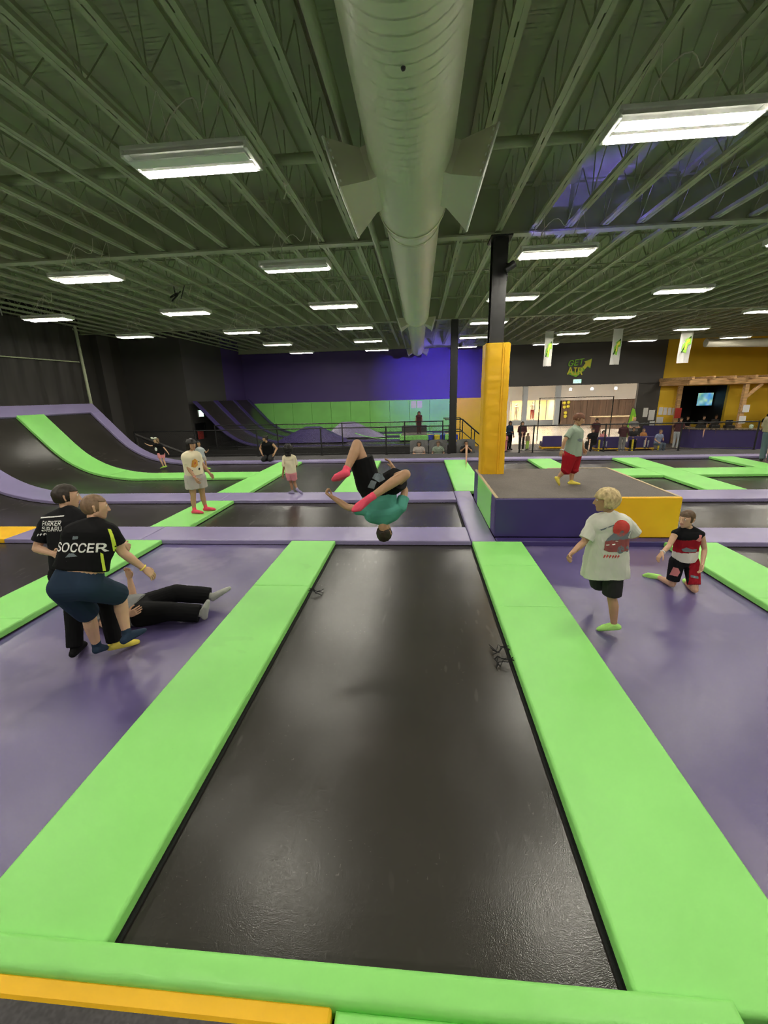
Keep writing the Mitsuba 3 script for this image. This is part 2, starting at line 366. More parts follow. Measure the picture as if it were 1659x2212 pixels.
# ---- columns
def h_column(x0, x1, y0, y1, z0, z1):
    w = .018
    return cat(box(x0, x1, y0, y0 + w, z0, z1), box(x0, x1, y1 - w, y1, z0, z1), box((x0 + x1) / 2 - .01, (x0 + x1) / 2 + .01, y0, y1, z0, z1))
t = thing('padded_column', 'black steel column in a yellow pad, standing on the jump platform', 'column')
put('post', h_column(1.40, 1.68, 9.02, 9.30, .69, 5.2), 'black_metal', t)
put('cap_plate', box(1.34, 1.74, 8.9, 9.4, 5.17, 5.2), 'black_metal', t)
PX0, PX1, PY0, PY1, PZ0, PZ1 = 1.32, 1.82, 8.93, 9.43, .66, 3.33
def yellow_pad():
    prof = []
    r = .07
    for cx, cy, a0 in ((PX1 - r, PY0 + r, -90), (PX1 - r, PY1 - r, 0), (PX0 + r, PY1 - r, 90), (PX0 + r, PY0 + r, 180)):
        for q in np.linspace(0, 90, 5): prof.append((cx + r * math.cos(math.radians(a0 + q)), cy + r * math.sin(math.radians(a0 + q))))
    prof = np.array(prof)
    d = np.cumsum(np.r_[0, np.linalg.norm(np.diff(np.vstack([prof, prof[:1]]), axis=0), axis=1)])
    u = np.linspace(0, d[-1], 81)[:-1]
    q = np.vstack([prof, prof[:1]]); pts = np.stack([np.interp(u, d, q[:, 0]), np.interp(u, d, q[:, 1])], 1)
    c = pts.mean(0); zs = np.concatenate([[PZ0], np.linspace(PZ0 + .015, PZ1 - .015, 60), [PZ1]])
    def f(I, J):
        k = (I.astype(int)) % 80; P = pts[k]; z = zs[J.astype(int)]
        n = (P - c) / np.linalg.norm(P - c, axis=1, keepdims=True)
        b = .020 * (meshkit.fbm(np.stack([P[:, 0] * 5, P[:, 1] * 5, z * 5], -1), 3, 4) - .5) + .014 * (meshkit.noise(np.stack([P[:, 0] * 4, P[:, 1] * 4, z * 14], -1), 9) - .5)
        b = b - .02 * ((J == 0) | (J == len(zs) - 1)); P = P + n * b[:, None]
        return np.column_stack([P, z])
    m = grid(np.arange(81), np.arange(len(zs)), f)
    cap = grid(np.array([PX0 + .03, PX1 - .03]), np.array([PY0 + .03, PY1 - .03]), lambda X, Y: np.stack([X, Y, X * 0 + PZ1], -1))
    return cat(m, cap)
p = put('column_pad', yellow_pad(), 'yellow_vinyl', t, smooth=40, label='yellow vinyl pad')
put('seam', cat(tube([(PX1 - .16, PY0 - .006, PZ0), (PX1 - .16, PY0 - .006, PZ1)], .010, 5), tube([(PX1 - .12, PY0 - .004, PZ0), (PX1 - .12, PY0 - .004, PZ1)], .006, 5)), 'yellow_vinyl', p)
t = thing('far_column', 'black steel column behind the near fence in front of the green wall', 'column')
put('post', h_column(1.28, 1.56, 18.0, 18.26, -1, 5.2), 'black_metal', t)
put('base_plate', box(1.2, 1.64, 17.95, 18.3, -1, -.97), 'black_metal', t)

def spot(label, pos, target, rgb, cutoff, mount):
    t = thing('spotlight', label, 'spotlight'); p = np.array(pos, float); d = np.array(target, float) - p; d /= np.linalg.norm(d)
    u = np.cross(d, [0, 1.0, .2]); u /= np.linalg.norm(u); v = np.cross(d, u)
    put('can', place(trimesh.creation.revolve(np.array([(0, -.14), (.05, -.14), (.065, -.02), (.065, .06), (.058, .06), (.058, 0), (0, 0)]), sections=18), p - d * .10, u, v), 'black_metal', t, smooth=40)
    put('bracket', tube([p - d * .12, p - d * .16 + [0, 0, .05], np.array(mount, float)], .012, 6), 'black_metal', t)
    put('cable', tube([p - d * .2, p - d * .25 + [.05, 0, -.18], p - d * .2 + [.02, 0, .1]], .008, 5), 'black_metal', t)
    scene[t + '__beam'] = {'type': 'spot', 'cutoff_angle': cutoff, 'beam_width': cutoff * .55, 'intensity': {'type': 'rgb', 'value': list(rgb)}, 'to_world': T().look_at(origin=list(map(float, p)), target=list(map(float, p + d)), up=[0, 0.1, 1])}
spot('small black spotlight throwing purple light up at the joists, atop the padded column', (1.80, 8.80, 4.70), (2.60, 8.82, 5.24), (.6, .4, 3.0), 34, (1.66, 9.03, 4.75))
spot('small black spotlight on the far column, throwing purple light at the back wall', (1.66, 18.4, 4.25), (.9, 27.6, 3.0), (9, 6, 52), 24, (1.54, 18.25, 4.3))

rg = random.Random(12)
def tangle(c, r, n, rad):
    pts = [np.array(c, float) + np.array([rg.uniform(-1, 1), rg.uniform(-.4, .4), rg.uniform(-.8, .8)]) * r for _ in range(n)]
    return tube(CubicSpline(range(n), np.array(pts))(np.linspace(0, n - 1, n * 5)), rad, 5)
put('hanging_cable', cat(tangle((-6.35, 11.5, 5.02), .20, 6, .013), tube([(-6.4, 11.5, 5.27), (-6.38, 11.5, 5.0)], .012, 5), tube([(-6.1, 11.5, 5.27), (-6.25, 11.5, 4.95)], .012, 5)), 'black_metal', None, smooth=True, label='tangle of black cable hung from the joists above a tube light on the left', cat='cable')
put('cord_end', cat(tube([(-1.86, 6.6, 5.26), (-1.84, 6.62, 5.15), (-1.88, 6.6, 5.06)], .010, 5), tube([(-1.84, 6.62, 5.15), (-1.78, 6.62, 5.10)], .009, 5), tube([(-1.86, 6.6, 5.2), (-1.80, 6.6, 5.24)], .009, 5)), 'white_wire', None, label='white cord end dangling from a joist left of the round duct', cat='cord')
put('sensor', trimesh.creation.icosphere(2, .016).apply_translation((-.098, 3.29, 4.388)), 'black_metal', duct, smooth=True, label='small dark plug under the duct')

# ------------------------------------------------------------------ the trampoline court
RP = np.array([(-8.8, 0), (-9.6, .03), (-10.1, .11), (-10.6, .24), (-11.05, .44), (-11.42, .68), (-11.97, 1.22), (-12.5, 1.82), (-12.95, 2.32)])
from scipy.interpolate import CubicSpline
_s = np.cumsum(np.r_[0, np.linalg.norm(np.diff(RP, axis=0), axis=1)]); RS = CubicSpline(_s, RP); RL = _s[-1]
def ramp(V, dx=0.0, x_start=-8.8):
    V = V.copy(); k = V[:, 0] < x_start + dx; s = x_start + dx - V[k, 0]
    P, D = RS(s), RS(s, 1); D /= np.linalg.norm(D, axis=1, keepdims=True)
    N = np.stack([D[:, 1], -D[:, 0]], 1)
    V[k, 0] = P[:, 0] + dx + N[:, 0] * V[k, 2]; V[k, 2] = P[:, 1] + N[:, 1] * V[k, 2]; return V
TOPX = -8.8 - RL
def bed(x0, x1, y0, y1, label, bsdf='black_bed', z=-.085, sags=(), warp=None, web=(True, True), group='jump beds', step=.12):
    xs, ys = np.linspace(x0, x1, int((x1 - x0) / step) + 2), np.linspace(y0, y1, int((y1 - y0) / step) + 2)
    def f(X, Y):
        Z = X * 0 + z
        for sx, sy, d, s in sags: Z = Z - d * np.exp(-((X - sx) ** 2 + (Y - sy) ** 2) / (2 * s * s))
        e = np.minimum(np.minimum(X - x0, x1 - X) / (x1 - x0), np.minimum(Y - y0, y1 - Y) / (y1 - y0))
        return np.stack([X, Y, Z - .03 * np.clip(e * 4, 0, 1)], -1)
    m = grid(xs, ys, f)
    if warp is not None: m.vertices = warp(np.array(m.vertices))
    t = thing('jump_bed', label, 'trampoline')
    put('mat', m, bsdf, t, smooth=True)
    e = .10
    strips = []
    if web[0]: strips.append((x0, x0 + e))
    if web[1]: strips.append((x1 - e, x1))
    for a, b in strips:
        mm = grid(np.array([a, b]), ys, lambda X, Y: np.stack([X, Y, X * 0 + z + .012 - (.004 if True else 0)], -1))
        if warp is not None: mm.vertices = warp(np.array(mm.vertices))
        put('edge_webbing', mm, 'black_webbing', t)
    return t
def pad(x0, x1, y0, y1, label, bsdf='green_vinyl', name='safety_pad', group=None, **kw):
    return put(name, pad_mesh(x0, x1, y0, y1, **kw), bsdf, None, smooth=35, label=label, cat='pad', group=group)

# pit under everything
put('floor_pit', box(-14.5, 24, 1.0, 16.0, -.50, -.45), 'black_webbing', kind='structure')
# first court
SAG_L = [(-3.75, 3.15, .06, .35), (-3.2, 3.35, .05, .35), (-2.75, 4.2, .04, .5)]
SAG_R = [(2.03, 4.14, .045, .35), (3.40, 5.15, .01, .3)]
bed(-1.52, 0.95, 1.08, 6.68, 'long black jump bed in the middle of the foreground, scuffed and shiny')
bed(-4.68, -2.15, 1.08, 6.68, 'purple jump bed on the left under the two boys in black shirts', 'purple_bed', sags=SAG_L)
bed(1.62, 4.02, 0.2, 6.68, 'purple jump bed on the right under the blond boy in the white shirt', 'purple_bed', sags=SAG_R)
bed(-8.6, -5.33, 1.08, 6.68, 'black jump bed at the left edge beyond the second green pad')
bed(4.65, 7.2, 0.2, 6.68, 'black jump bed at the right edge beyond the kneeling boy')
pad(-2.22, -1.45, 1.13, 6.60, 'long green pad left of the middle black jump bed', seed=1, seams=(4.85,), wr=.002)
pad(0.88, 1.69, 1.13, 6.60, 'long green pad right of the middle black jump bed', seed=2, seams=(4.4, 5.6), wr=.002)
pad(-5.42, -4.60, 1.13, 6.60, 'green pad at the left edge behind the boys in black shirts', seed=3, seams=(3.9,), wr=.002)
pad(3.93, 4.73, 1.13, 6.60, 'green pad at the right edge behind the kneeling boy', seed=4, seams=(4.7,))
pad(-9.5, -8.5, 1.13, 6.60, 'green pad outside the left black jump bed of the near court', seed=41)
pad(-6.0, 1.255, 1.035, 1.165, 'narrow wrinkled green pad lying across the near end of the jump bed', z=.035, t=.11, r=.03, wr=.011, seed=5, step=.022)
pad(-.345, 1.24, .30, 1.035, 'darker green pad in the bottom right corner beside the yellow nosing', z=.0, wr=.003, seed=6)
pad(1.26, 4.0, .0, .22, 'purple pad at the near end of the right jump bed', 'purple_vinyl', seed=61)
d = put('viewing_deck', cbox(-9.5, -.36, -3, .975, -.12, -.004, .004), 'grey_carpet', None, label='dark carpeted deck in the bottom left corner with a yellow nosing', cat='deck')
put('nosing', cbox(-9.5, -.36, .965, 1.04, -.08, .006, .01), 'yellow_vinyl', d, label='yellow nosing strip')
put('riser', box(-9.5, 4.6, .90, .96, -1, -.12), 'black_paint', d)
put('platform_slab', box(-.36, 4.6, -3, .30, -.12, -.012), 'grey_carpet', d)
for i, (x, y, s) in enumerate(((-1.44, 4.79, 1), (.875, 3.62, -1), (.88, 3.42, -1))):
    rg = random.Random(i); w = []
    for q in range(4):
        pts = [(x, y + rg.uniform(-.05, .05), -.03)]
        for m in range(5): pts.append((x + s * (.03 + .035 * m + rg.uniform(-.01, .01)), y + .03 * m * rg.uniform(-1, 1), -.03 - .012 * m + rg.uniform(0, .02)))
        w.append(tube(pts, .005, 4))
    put('lashing_cord', cat(*w), 'black_webbing', None, label=['frayed black cord sticking out by the left long green pad', 'frayed black cord hanging from the right long green pad, the farther one', 'frayed black cord hanging from the right long green pad, the nearer one'][i], cat='cord')

# first cross strip
pad(-5.0, 0.86, 6.60, 7.37, 'purple cross pad behind the middle jump bed, under the flipping boy', 'purple_vinyl', seed=7, wr=.004)
pad(-7.68, -5.01, 6.60, 7.37, 'purple cross pad behind the left boys, left of the seam', 'purple_vinyl', seed=8, wr=.004)
pad(-9.5, -7.69, 6.60, 7.37, 'yellow cross pad at the left edge of the picture', 'yellow_vinyl', seed=9)
pad(0.87, 1.275, 6.60, 10.30, 'wrinkled purple pad running along the left side of the jump platform', 'purple_vinyl', seed=10, wr=.007, step=.05)
pad(1.285, 4.25, 6.60, 6.80, 'narrow deep purple pad along the foot of the platform front', 'deep_purple_vinyl', seed=11, t=.09)
pad(4.26, 8.6, 6.60, 7.36, 'purple cross pad at the right edge beside the jump platform', 'purple_vinyl', seed=12, wr=.004)
# second court
bed(-4.62, 0.92, 7.3, 9.5, 'black jump bed of the second row behind the flipping boy')
bed(-13.0, -5.28, 7.3, 9.5, 'black jump bed of the second row on the left, below the ramp', warp=ramp)
bed(4.1, 8.6, 7.3, 9.5, 'black jump bed of the second row to the right of the platform')
pad(-5.34, -4.53, 7.38, 9.43, 'green pad under the girl in the printed T-shirt', seed=13, wr=.002)
pad(8.5, 9.3, 1.1, 9.4, 'green pad beyond the right jump beds', seed=131)
# second cross strip
pad(-4.9, 0.86, 9.44, 10.27, 'shiny purple cross pad behind the second row of jump beds', 'purple_vinyl', seed=14, wr=.006, step=.07)
pad(-8.6, -4.91, 9.44, 10.27, 'purple cross pad left of the walking little girl', 'purple_vinyl', seed=15, wr=.004)
pad(TOPX + .4, -8.61, 9.44, 10.27, 'purple pad curving up the near edge of the ramp', 'purple_vinyl', seed=16, wr=.008, warp=ramp, step=.07)
pad(4.26, 12.0, 9.42, 10.3, 'purple cross pad on the right behind the platform corner', 'purple_vinyl', seed=17, wr=.004)
# third court
bed(-4.6, -2.1, 10.2, 15.6, 'black jump bed of the third row behind the walking little girl')
bed(-1.55, 1.0, 10.2, 15.6, 'black jump bed of the third row straight behind the flipping boy')
bed(1.6, 4.0, 9.6, 15.6, 'black jump bed of the third row behind the padded column')
bed(4.7, 7.0, 10.2, 12.25, 'black jump bed on the right, before the green cross pad')
bed(4.7, 7.0, 13.2, 15.6, 'black jump bed on the right, behind the green cross pad')
bed(7.7, 10.3, 10.2, 12.3, 'black jump bed at the far right, before the green cross pad')
bed(7.7, 10.3, 13.2, 15.6, 'black jump bed at the far right, behind the green cross pad')
bed(10.9, 14.0, 10.2, 15.6, 'black jump bed at the right edge by the woman in beige')
bed(TOPX + .2, -5.3, 10.2, 12.45, 'black jump bed curving up into the near half of the ramp', warp=ramp)
bed(TOPX + .2, -5.3, 13.25, 15.6, 'black jump bed curving up into the far half of the ramp', warp=ramp)
pad(-5.38, -4.50, 10.28, 15.44, 'long green pad on the left between ramp and third row jump bed', seed=18, seams=(12.9,))
pad(-2.22, -1.45, 10.28, 15.44, 'green pad half hidden behind the flipping boy', seed=19)
pad(0.92, 1.72, 10.31, 15.44, 'green pad to the left of the padded column', seed=20)
pad(3.95, 4.78, 10.31, 15.44, 'green pad behind the boy on the platform', seed=21)
pad(6.92, 7.84, 10.31, 15.44, 'long green pad crossing the right hand jump beds', seed=22)
pad(10.2, 11.0, 10.31, 15.44, 'green pad at the right edge by the woman in beige', seed=23)
pad(4.79, 6.91, 12.15, 13.28, 'short green cross pad just right of the platform', seed=24)
pad(7.85, 10.19, 12.2, 13.28, 'short green cross pad at the far right', seed=25)
pad(-10.05, -5.39, 12.38, 13.36, 'green cross pad at the foot of the ramp', seed=26, warp=ramp, wr=.004, step=.08)
pad(TOPX + .35, -10.06, 12.36, 13.38, 'wrinkled green pad climbing the ramp', seed=27, warp=ramp, wr=.010, step=.06)
pad(TOPX - .05, TOPX + .40, 7.0, 15.95, 'purple pad along the top of the ramp', 'purple_vinyl', seed=28, warp=ramp, wr=.010, step=.08)
pad(TOPX + .4, -9.0, 15.44, 15.95, 'purple pad curving up the far edge of the ramp', 'purple_vinyl', seed=29, warp=ramp, wr=.006, step=.08)
pad(-8.99, -2.0, 15.45, 15.95, 'narrow purple pad along the far side of the court, left of the flipping boy', 'purple_vinyl', seed=30, wr=.003)
pad(-1.99, 5.2, 15.45, 15.95, 'narrow purple pad along the far side of the court, in the middle', 'purple_vinyl', seed=31, wr=.003)
pad(5.21, 14.0, 15.45, 15.95, 'narrow purple pad along the far side of the court, on the right', 'purple_vinyl', seed=32, wr=.003)
# ramp structure
V = [(x, z - .13) for x, z in RS(np.linspace(0, RL, 24))] + [(-13.1, -.45), (-8.8, -.45)]
side = lambda y: prism(V, 0, .06).apply_transform(np.array([[1, 0, 0, 0], [0, 0, 1, y], [0, 1, 0, 0], [0, 0, 0, 1.0]]))
put('ramp_frame', side(15.97), 'black_paint', None, label='black side frame closing the far end of the curved ramp', cat='ramp')
put('ramp_frame', side(6.9), 'black_paint', None, label='black side frame closing the near end of the curved ramp', cat='ramp')
# jump platform
t = thing('jump_platform', 'raised box platform with purple and yellow padded sides, under the boy in red shorts', 'platform')
put('body', box(1.33, 4.15, 6.86, 9.5, -.4, .665), 'black_paint', t)
put('top', cbox(1.30, 4.19, 6.83, 9.55, .655, .685, .008), 'platform_carpet', t)
sp = lambda *a, **k: cbox(*a, .012)
put('side_panel', cbox(1.27, 3.165, 6.80, 6.86, .0, .675, .014), 'deep_purple_vinyl', t, label='deep purple front panel')
put('side_panel', cbox(3.175, 4.22, 6.79, 6.86, .0, .69, .014), 'yellow_vinyl', t, label='yellow front panel')
put('side_panel', cbox(1.27, 1.33, 6.865, 7.23, .0, .675, .014), 'deep_purple_vinyl', t)
put('side_panel', cbox(1.265, 1.33, 7.24, 8.95, .0, .68, .014), 'green_vinyl', t, label='green side panel')
put('side_panel', cbox(1.27, 1.33, 8.96, 9.56, .0, .675, .014), 'deep_purple_vinyl', t)
put('side_panel', cbox(4.16, 4.22, 6.87, 9.56, .0, .675, .014), 'deep_purple_vinyl', t)
put('side_panel', cbox(1.34, 4.15, 9.5, 9.56, .0, .675, .014), 'deep_purple_vinyl', t)
mat('tan_trim', (.45, .36, .22), .6, .3)
put('edge_trim', cat(cbox(4.17, 4.22, 6.83, 9.57, .676, .694, .004), cbox(2.9, 4.2, 9.53, 9.57, .676, .694, .004), cbox(1.27, 1.32, 6.83, 9.5, .676, .69, .004)), 'tan_trim', t, label='tan edge trim')
# ------------------------------------------------------------------ behind the court: deck, fences, far court
put('court_deck', cat(box(-14.5, 14, 15.95, 17.12, -.12, -.004), box(-14.5, 14, 17.07, 17.12, -1, -.12)), 'grey_carpet', None, label='dark carpeted walkway behind the court, in front of the near fence', cat='deck')
def fence(name, label, y, xs, z0, z1, step=.085, group=None):
    t = thing(name, label, 'fence', group)
    for x in xs: put('fence_post', cat(tube([(x, y, z0), (x, y, z1 + .03)], .028, 8), cbox(x - .06, x + .06, y - .06, y + .06, z0, z0 + .012, .004)), 'black_metal', t, smooth=40)
    put('rail', tube([(xs[0], y, z1), (xs[-1], y, z1)], .022, 8), 'black_metal', t, smooth=40)
    put('rail', tube([(xs[0], y, z0 + .08), (xs[-1], y, z0 + .08)], .014, 6), 'black_metal', t, smooth=40)
    w = []; h = z1 - z0 - .09; a, b = xs[0], xs[-1]
    n = int((b - a + h) / step)
    for s in (1, -1):
        for i in range(n):
            u = a - h + i * step + .01; lo, hi = max(u, a), min(u + h, b)
            if hi - lo < .03: continue
            za, zb = (lo - u), (hi - u)
            if s < 0: za, zb = h - za, h - zb
            w.append(tube([(lo, y + .004 * s, z0 + .09 + za), (hi, y + .004 * s, z0 + .09 + zb)], .0022, 3, False))
    put('chain_link', cat(*w), 'black_metal', t, kind='stuff')
    return t
fence('chain_link_fence', 'black chain link fence along the walkway behind the court, left of the padded column', 17.0, [-12.2, -9.5, -6.8, -4.07, -1.36, 1.2], -.004, 1.12)
fence('chain_link_fence', 'black chain link fence along the walkway, in front of the lobby on the right', 17.0, [4.0, 4.52, 7.25, 10.05, 12.8], -.004, 1.06)
fence('chain_link_fence', 'farther black chain link fence in front of the green padded wall', 20.0, [-10.1, -6.95, -3.72, -.7, 1.1], 0, 1.12)
# far court: raised box with a black skirt, its own ramp, humps and green wall pads
FC = thing('far_court', 'far raised trampoline court with a black skirt, below the green padded wall', 'trampoline')
put('base', box(-11.45, 1.95, 19.9, 27.5, -1, -.10), 'black_paint', FC)
put('border', cat(cbox(-9.0, 1.95, 19.9, 20.35, -.11, -.0, .02)), 'black_paint', FC)
def wsheet(x0, x1, y0, y1, z, dx=2.6):
    return grid(np.linspace(x0, x1, 40), np.linspace(y0, y1, 5), lambda X, Y: ramp(np.stack([X, Y, X * 0 + z], -1), dx))
fdx = 1.75; fx0 = TOPX + fdx
put('mat', wsheet(fx0, 1.9, 20.4, 27.4, -.06, fdx), 'black_bed', FC, smooth=True)
for y0, y1, m, l in ((20.35, 20.7, 'deep_purple_vinyl', 'purple pad'), (22.5, 22.95, 'deep_purple_vinyl', 'purple pad'), (24.9, 25.25, 'deep_purple_vinyl', 'purple pad'), (27.1, 27.45, 'deep_purple_vinyl', 'purple pad'), (26.0, 26.3, 'green_vinyl', 'green pad')):
    put('pad', pad_mesh(fx0 if l != 'green pad' else -8.2, 1.9, y0, y1, z=.0, t=.07, warp=lambda V: ramp(V, fdx), step=.2, seed=int(y0)), m, FC, smooth=35, label=l)
def pyramid(pts, top): return trimesh.convex.convex_hull(np.array(pts + top, float))
put('padded_hump', pyramid([(-7.9, 22.0, 0), (-3.9, 22.0, 0), (-4.1, 23.6, 0), (-7.6, 23.6, 0)], [(-6.3, 22.6, .78), (-5.45, 22.6, .78), (-5.5, 23.0, .78), (-6.3, 23.0, .78)]), 'deep_purple_vinyl', None, label='deep purple padded pyramid on the far court', cat='pad')
put('padded_hump', pyramid([(-5.7, 24.4, 0), (-1.9, 24.4, 0), (-2.2, 25.8, 0), (-5.4, 25.8, 0)], [(-4.7, 25.0, .86), (-3.9, 25.0, .86), (-3.9, 25.3, .86), (-4.7, 25.3, .86)]), 'purple_vinyl', None, label='dull purple padded hump behind the pyramid on the far court', cat='pad')
put('padded_hump', grid(np.linspace(-3.6, -.4, 20), np.linspace(23.0, 23.35, 4), lambda X, Y: np.stack([X, Y, .02 + .35 * ((X + .4) / 3.2) ** 4], -1)), 'green_vinyl', None, smooth=True, label='narrow curved green pad right of the padded pyramid', cat='pad')
t = thing('foam_pit_block', 'green sided block with a dark top, under the far girl in the dark dress', 'platform')
put('body', cbox(-1.05, .48, 22.2, 24.0, 0, .24, .02), 'green_vinyl', t); put('top', cbox(-.98, .42, 22.5, 23.97, .24, .262, .008), 'platform_carpet', t)
put('back_block', cbox(-1.0, .42, 24.0, 24.6, 0, .62, .02), 'grey_carpet', t, label='dark block behind')
mat('foam_blue', (.04, .06, .40), .8, .2); mat('foam_yellow', (.75, .62, .05), .8, .2)
rg = random.Random(3)
for i in range(16):
    x, y = .62 + .30 * (i % 5) + rg.uniform(-.05, .05), 22.3 + .42 * (i // 5) + rg.uniform(-.06, .06); s = .16
    c = cbox(-s / 1.2, s / 1.2, -s / 1.2, s / 1.2, -s / 1.2, s / 1.2, .015); c.apply_transform(trimesh.transformations.rotation_matrix(rg.uniform(0, 3), (0, 0, 1), (0, 0, 0)))
    c.apply_translation((x, y, .135 + (.05 if i % 5 else 0) * 0))
    put('foam_cube', c, ('foam_blue', 'foam_yellow', 'foam_blue', 'green_vinyl')[i % 4], None, label=('blue', 'yellow', 'blue', 'green')[i % 4] + ' foam cube in the loose heap beside the far girl', cat='foam cube', group=('blue', 'yellow', 'blue', 'green')[i % 4] + ' foam cubes by the far block')
x = -10.95
while x < 1.9:
    put('wall_pad', cbox(x + .006, min(x + 1.284, 1.985), 27.5, 27.6, .02, 2.02, .012), 'green_vinyl', 'wall_back'); x += 1.29
for i, x in enumerate((-.53, -.15)):
    put('notice_sheet', box(x, x + .33, 27.485, 27.497, 1.50, 1.94), 'paper', None, label=f'{("left", "right")[i]} of two pale notice sheets on the green padded wall', cat='notice')
# stairs down to the lobby by the yellow wall
t = thing('stair', 'short dark stair with black handrails beside the yellow wall', 'stairs')
for i in range(5): put('step', cbox(2.05 + .28 * i, 2.05 + .28 * (i + 1) + .03, 20.0, 21.4, -1, -.02 - .2 * i, .008), 'grey_carpet', t)
for y in (20.05, 21.3):
    for dz in (1.18, .62): put('handrail', tube([(1.2, y, dz), (2.03, y, dz), (3.25, y, dz - 1.05)], .022, 8), 'black_metal', t, smooth=40)
    for x, z in ((2.03, 1.18), (2.6, .69), (3.2, .16)): put('stair_post', tube([(x, y, z - 1.2 if x > 2.03 else -.1), (x, y, z)], .022, 8), 'black_metal', t, smooth=40)

# left wall details
t = thing('net_pole', 'pale grey steel pole at the far corner of the ramp top, holding a black net', 'pole')
put('post', tube([(-13.05, 15.98, -.45), (-13.05, 15.98, 5.2)], .055, 12), 'steel_paint', t, smooth=40)
mat('net_cloth', lambda p, n, uv: mi.Color3f(.038, .035, .033) * (0.7 + 0.6 * fbm(p.y * 7, p.z * 0.5, 2.0, 3)), .6, .3)
def netf(X, Y):
    return np.stack([-13.18 + .05 * np.sin(X * 9 + Y * .5) * (.4 + .6 * meshkit.noise(np.stack([X, Y, X * 0], -1), 2)) - .10 * np.exp(-((Y - 2.6) / .8) ** 2), X, Y], -1)
n = put('safety_net', grid(np.linspace(7, 15.95, 160), np.linspace(2.25, 5.15, 16), netf), 'net_cloth', None, smooth=True, label='black pleated safety net hanging behind the top of the ramp', cat='net')
put('rope', tube([(-13.11, 7, 3.9), (-13.11, 11, 3.84), (-13.11, 15.9, 3.9)], .022, 6), 'steel_paint', n)
for y in (9.5, 11.6, 13.2): put('hook', tube([(-13.14, y, 5.1), (-13.14, y, 5.3)], .015, 5), 'white_metal', n)
mat('sign_red', (.55, .06, .05), .5, .3); mat('exit_glow', (.6, .9, .7), .4, .3)
EX = {'type': 'area', 'radiance': {'type': 'rgb', 'value': [.25, .45, .3]}}
t = thing('exit_sign', 'small pale green lit exit sign on the dark corner wall at the left', 'exit sign')
put('case', cbox(-11.5, -11.46, 21.18, 21.7, 1.5, 1.86, .008), 'white_metal', t); put('face', quad([(-11.455, 21.2, 1.52), (-11.455, 21.68, 1.52), (-11.455, 21.68, 1.84), (-11.455, 21.2, 1.84)]), 'exit_glow', t, emitter=EX)
put('wall_frame', cat(box(-11.5, -11.47, 20.7, 21.75, 1.1, 1.2), box(-11.5, -11.47, 20.7, 20.8, .4, 1.1), box(-11.5, -11.47, 21.65, 21.75, .4, 1.1), box(-11.49, -11.485, 20.8, 21.65, .4, 1.1)), 'black_metal', None, label='black framed board on the dark corner wall below the lit sign', cat='board')
put('red_poster', box(-11.30, -10.98, 20.36, 20.37, .46, .82), 'sign_red', None, label='red poster on the dark wall behind the girl in the printed T-shirt', cat='poster')
del scene['red_poster']; put('red_poster', box(-11.5, -11.46, 20.86, 21.4, .38, .8), 'sign_red', None, label='red poster on the dark wall behind the girl in the printed T-shirt', cat='poster'); labels['red_poster'] = labels.pop('red_poster_001'); scene['red_poster'] = scene.pop('red_poster_001')
t = thing('wall_handrail', 'dark slanting handrail behind the toddler with the bow', 'handrail')
put('rail', tube([(-12.6, 17.6, .95), (-10.3, 17.6, .05)], .06, 10), 'charcoal_paint', t, smooth=40); put('stair_post', tube([(-12.55, 17.6, -1), (-12.55, 17.6, .95)], .03, 8), 'charcoal_paint', t); put('stair_post', tube([(-10.4, 17.6, -1), (-10.4, 17.6, .08)], .03, 8), 'charcoal_paint', t)

# ------------------------------------------------------------------ entrance: sign, banners, mall beyond
mat('logo_green', (.30, .66, .06), .5, .3); mat('logo_yellow', (.90, .82, .10), .5, .3); mat('logo_dark', (.02, .05, .02), .5, .3)
def face_on(y): return dict(u=(1, 0, 0), v=(0, 0, 1), w=(0, -1, 0))
def textm(s, h, x, z, y, depth=.02, bold=True, shear=0.0, sx=1.0, tilt=0.0):
    m = meshkit.text_mesh(s, h, depth, bold)
    V = np.array(m.vertices); V[:, 0] = V[:, 0] * sx + V[:, 1] * shear; V[:, 1] += V[:, 0] * tilt; m.vertices = V
    return place(m, (x, y, z), (1, 0, 0), (0, 0, 1), (0, -1, 0))
t = thing('wall_logo', 'green and yellow arrow logo reading GET AIR on the black wall over the entrance', 'sign')
fr = lambda y: ((9.0, y, 3.1), (1, 0, 0), (0, 0, 1), (0, -1, 0))
put('arrow', extrude([(.05, .25), (.62, .02), (1.05, .38), (1.23, .62), (1.42, .50), (1.46, 1.08), (1.02, .92), (1.14, .82), (.88, .55), (.60, .30), (.2, .45)], .03, fr(27.6)), 'logo_green', t)
put('arrow_head', extrude([(.95, .60), (1.10, .83), (1.02, .90), (1.43, 1.04), (1.39, .56), (1.24, .66), (1.08, .46)], .02, fr(27.565)), 'logo_yellow', t)
put('letters', cat(textm('AIR', .42, 9.04, 3.30, 27.555, sx=.92, tilt=-.06)), 'logo_yellow', t, label='yellow letters AIR')
put('letters', cat(textm('GET', .34, 9.03, 3.74, 27.555, shear=.15, sx=1.0, tilt=.12)), 'logo_green', t, label='green letters GET')
t = thing('exit_sign', 'green lit exit sign on the black wall below the arrow logo', 'exit sign')
put('case', cbox(9.45, 9.95, 27.52, 27.6, 2.74, 3.0, .01), 'white_metal', t)
EX2 = {'type': 'area', 'radiance': {'type': 'rgb', 'value': [.12, .6, .25]}}
put('face', quad([(9.47, 27.515, 2.76), (9.93, 27.515, 2.76), (9.93, 27.515, 2.98), (9.47, 27.515, 2.98)]), 'exit_glow', t, emitter=EX2)
put('letters', textm('EXIT', .13, 9.52, 2.81, 27.512, .004), 'paper', t)
mat('banner_cloth', (.80, .78, .76), .7, .2)
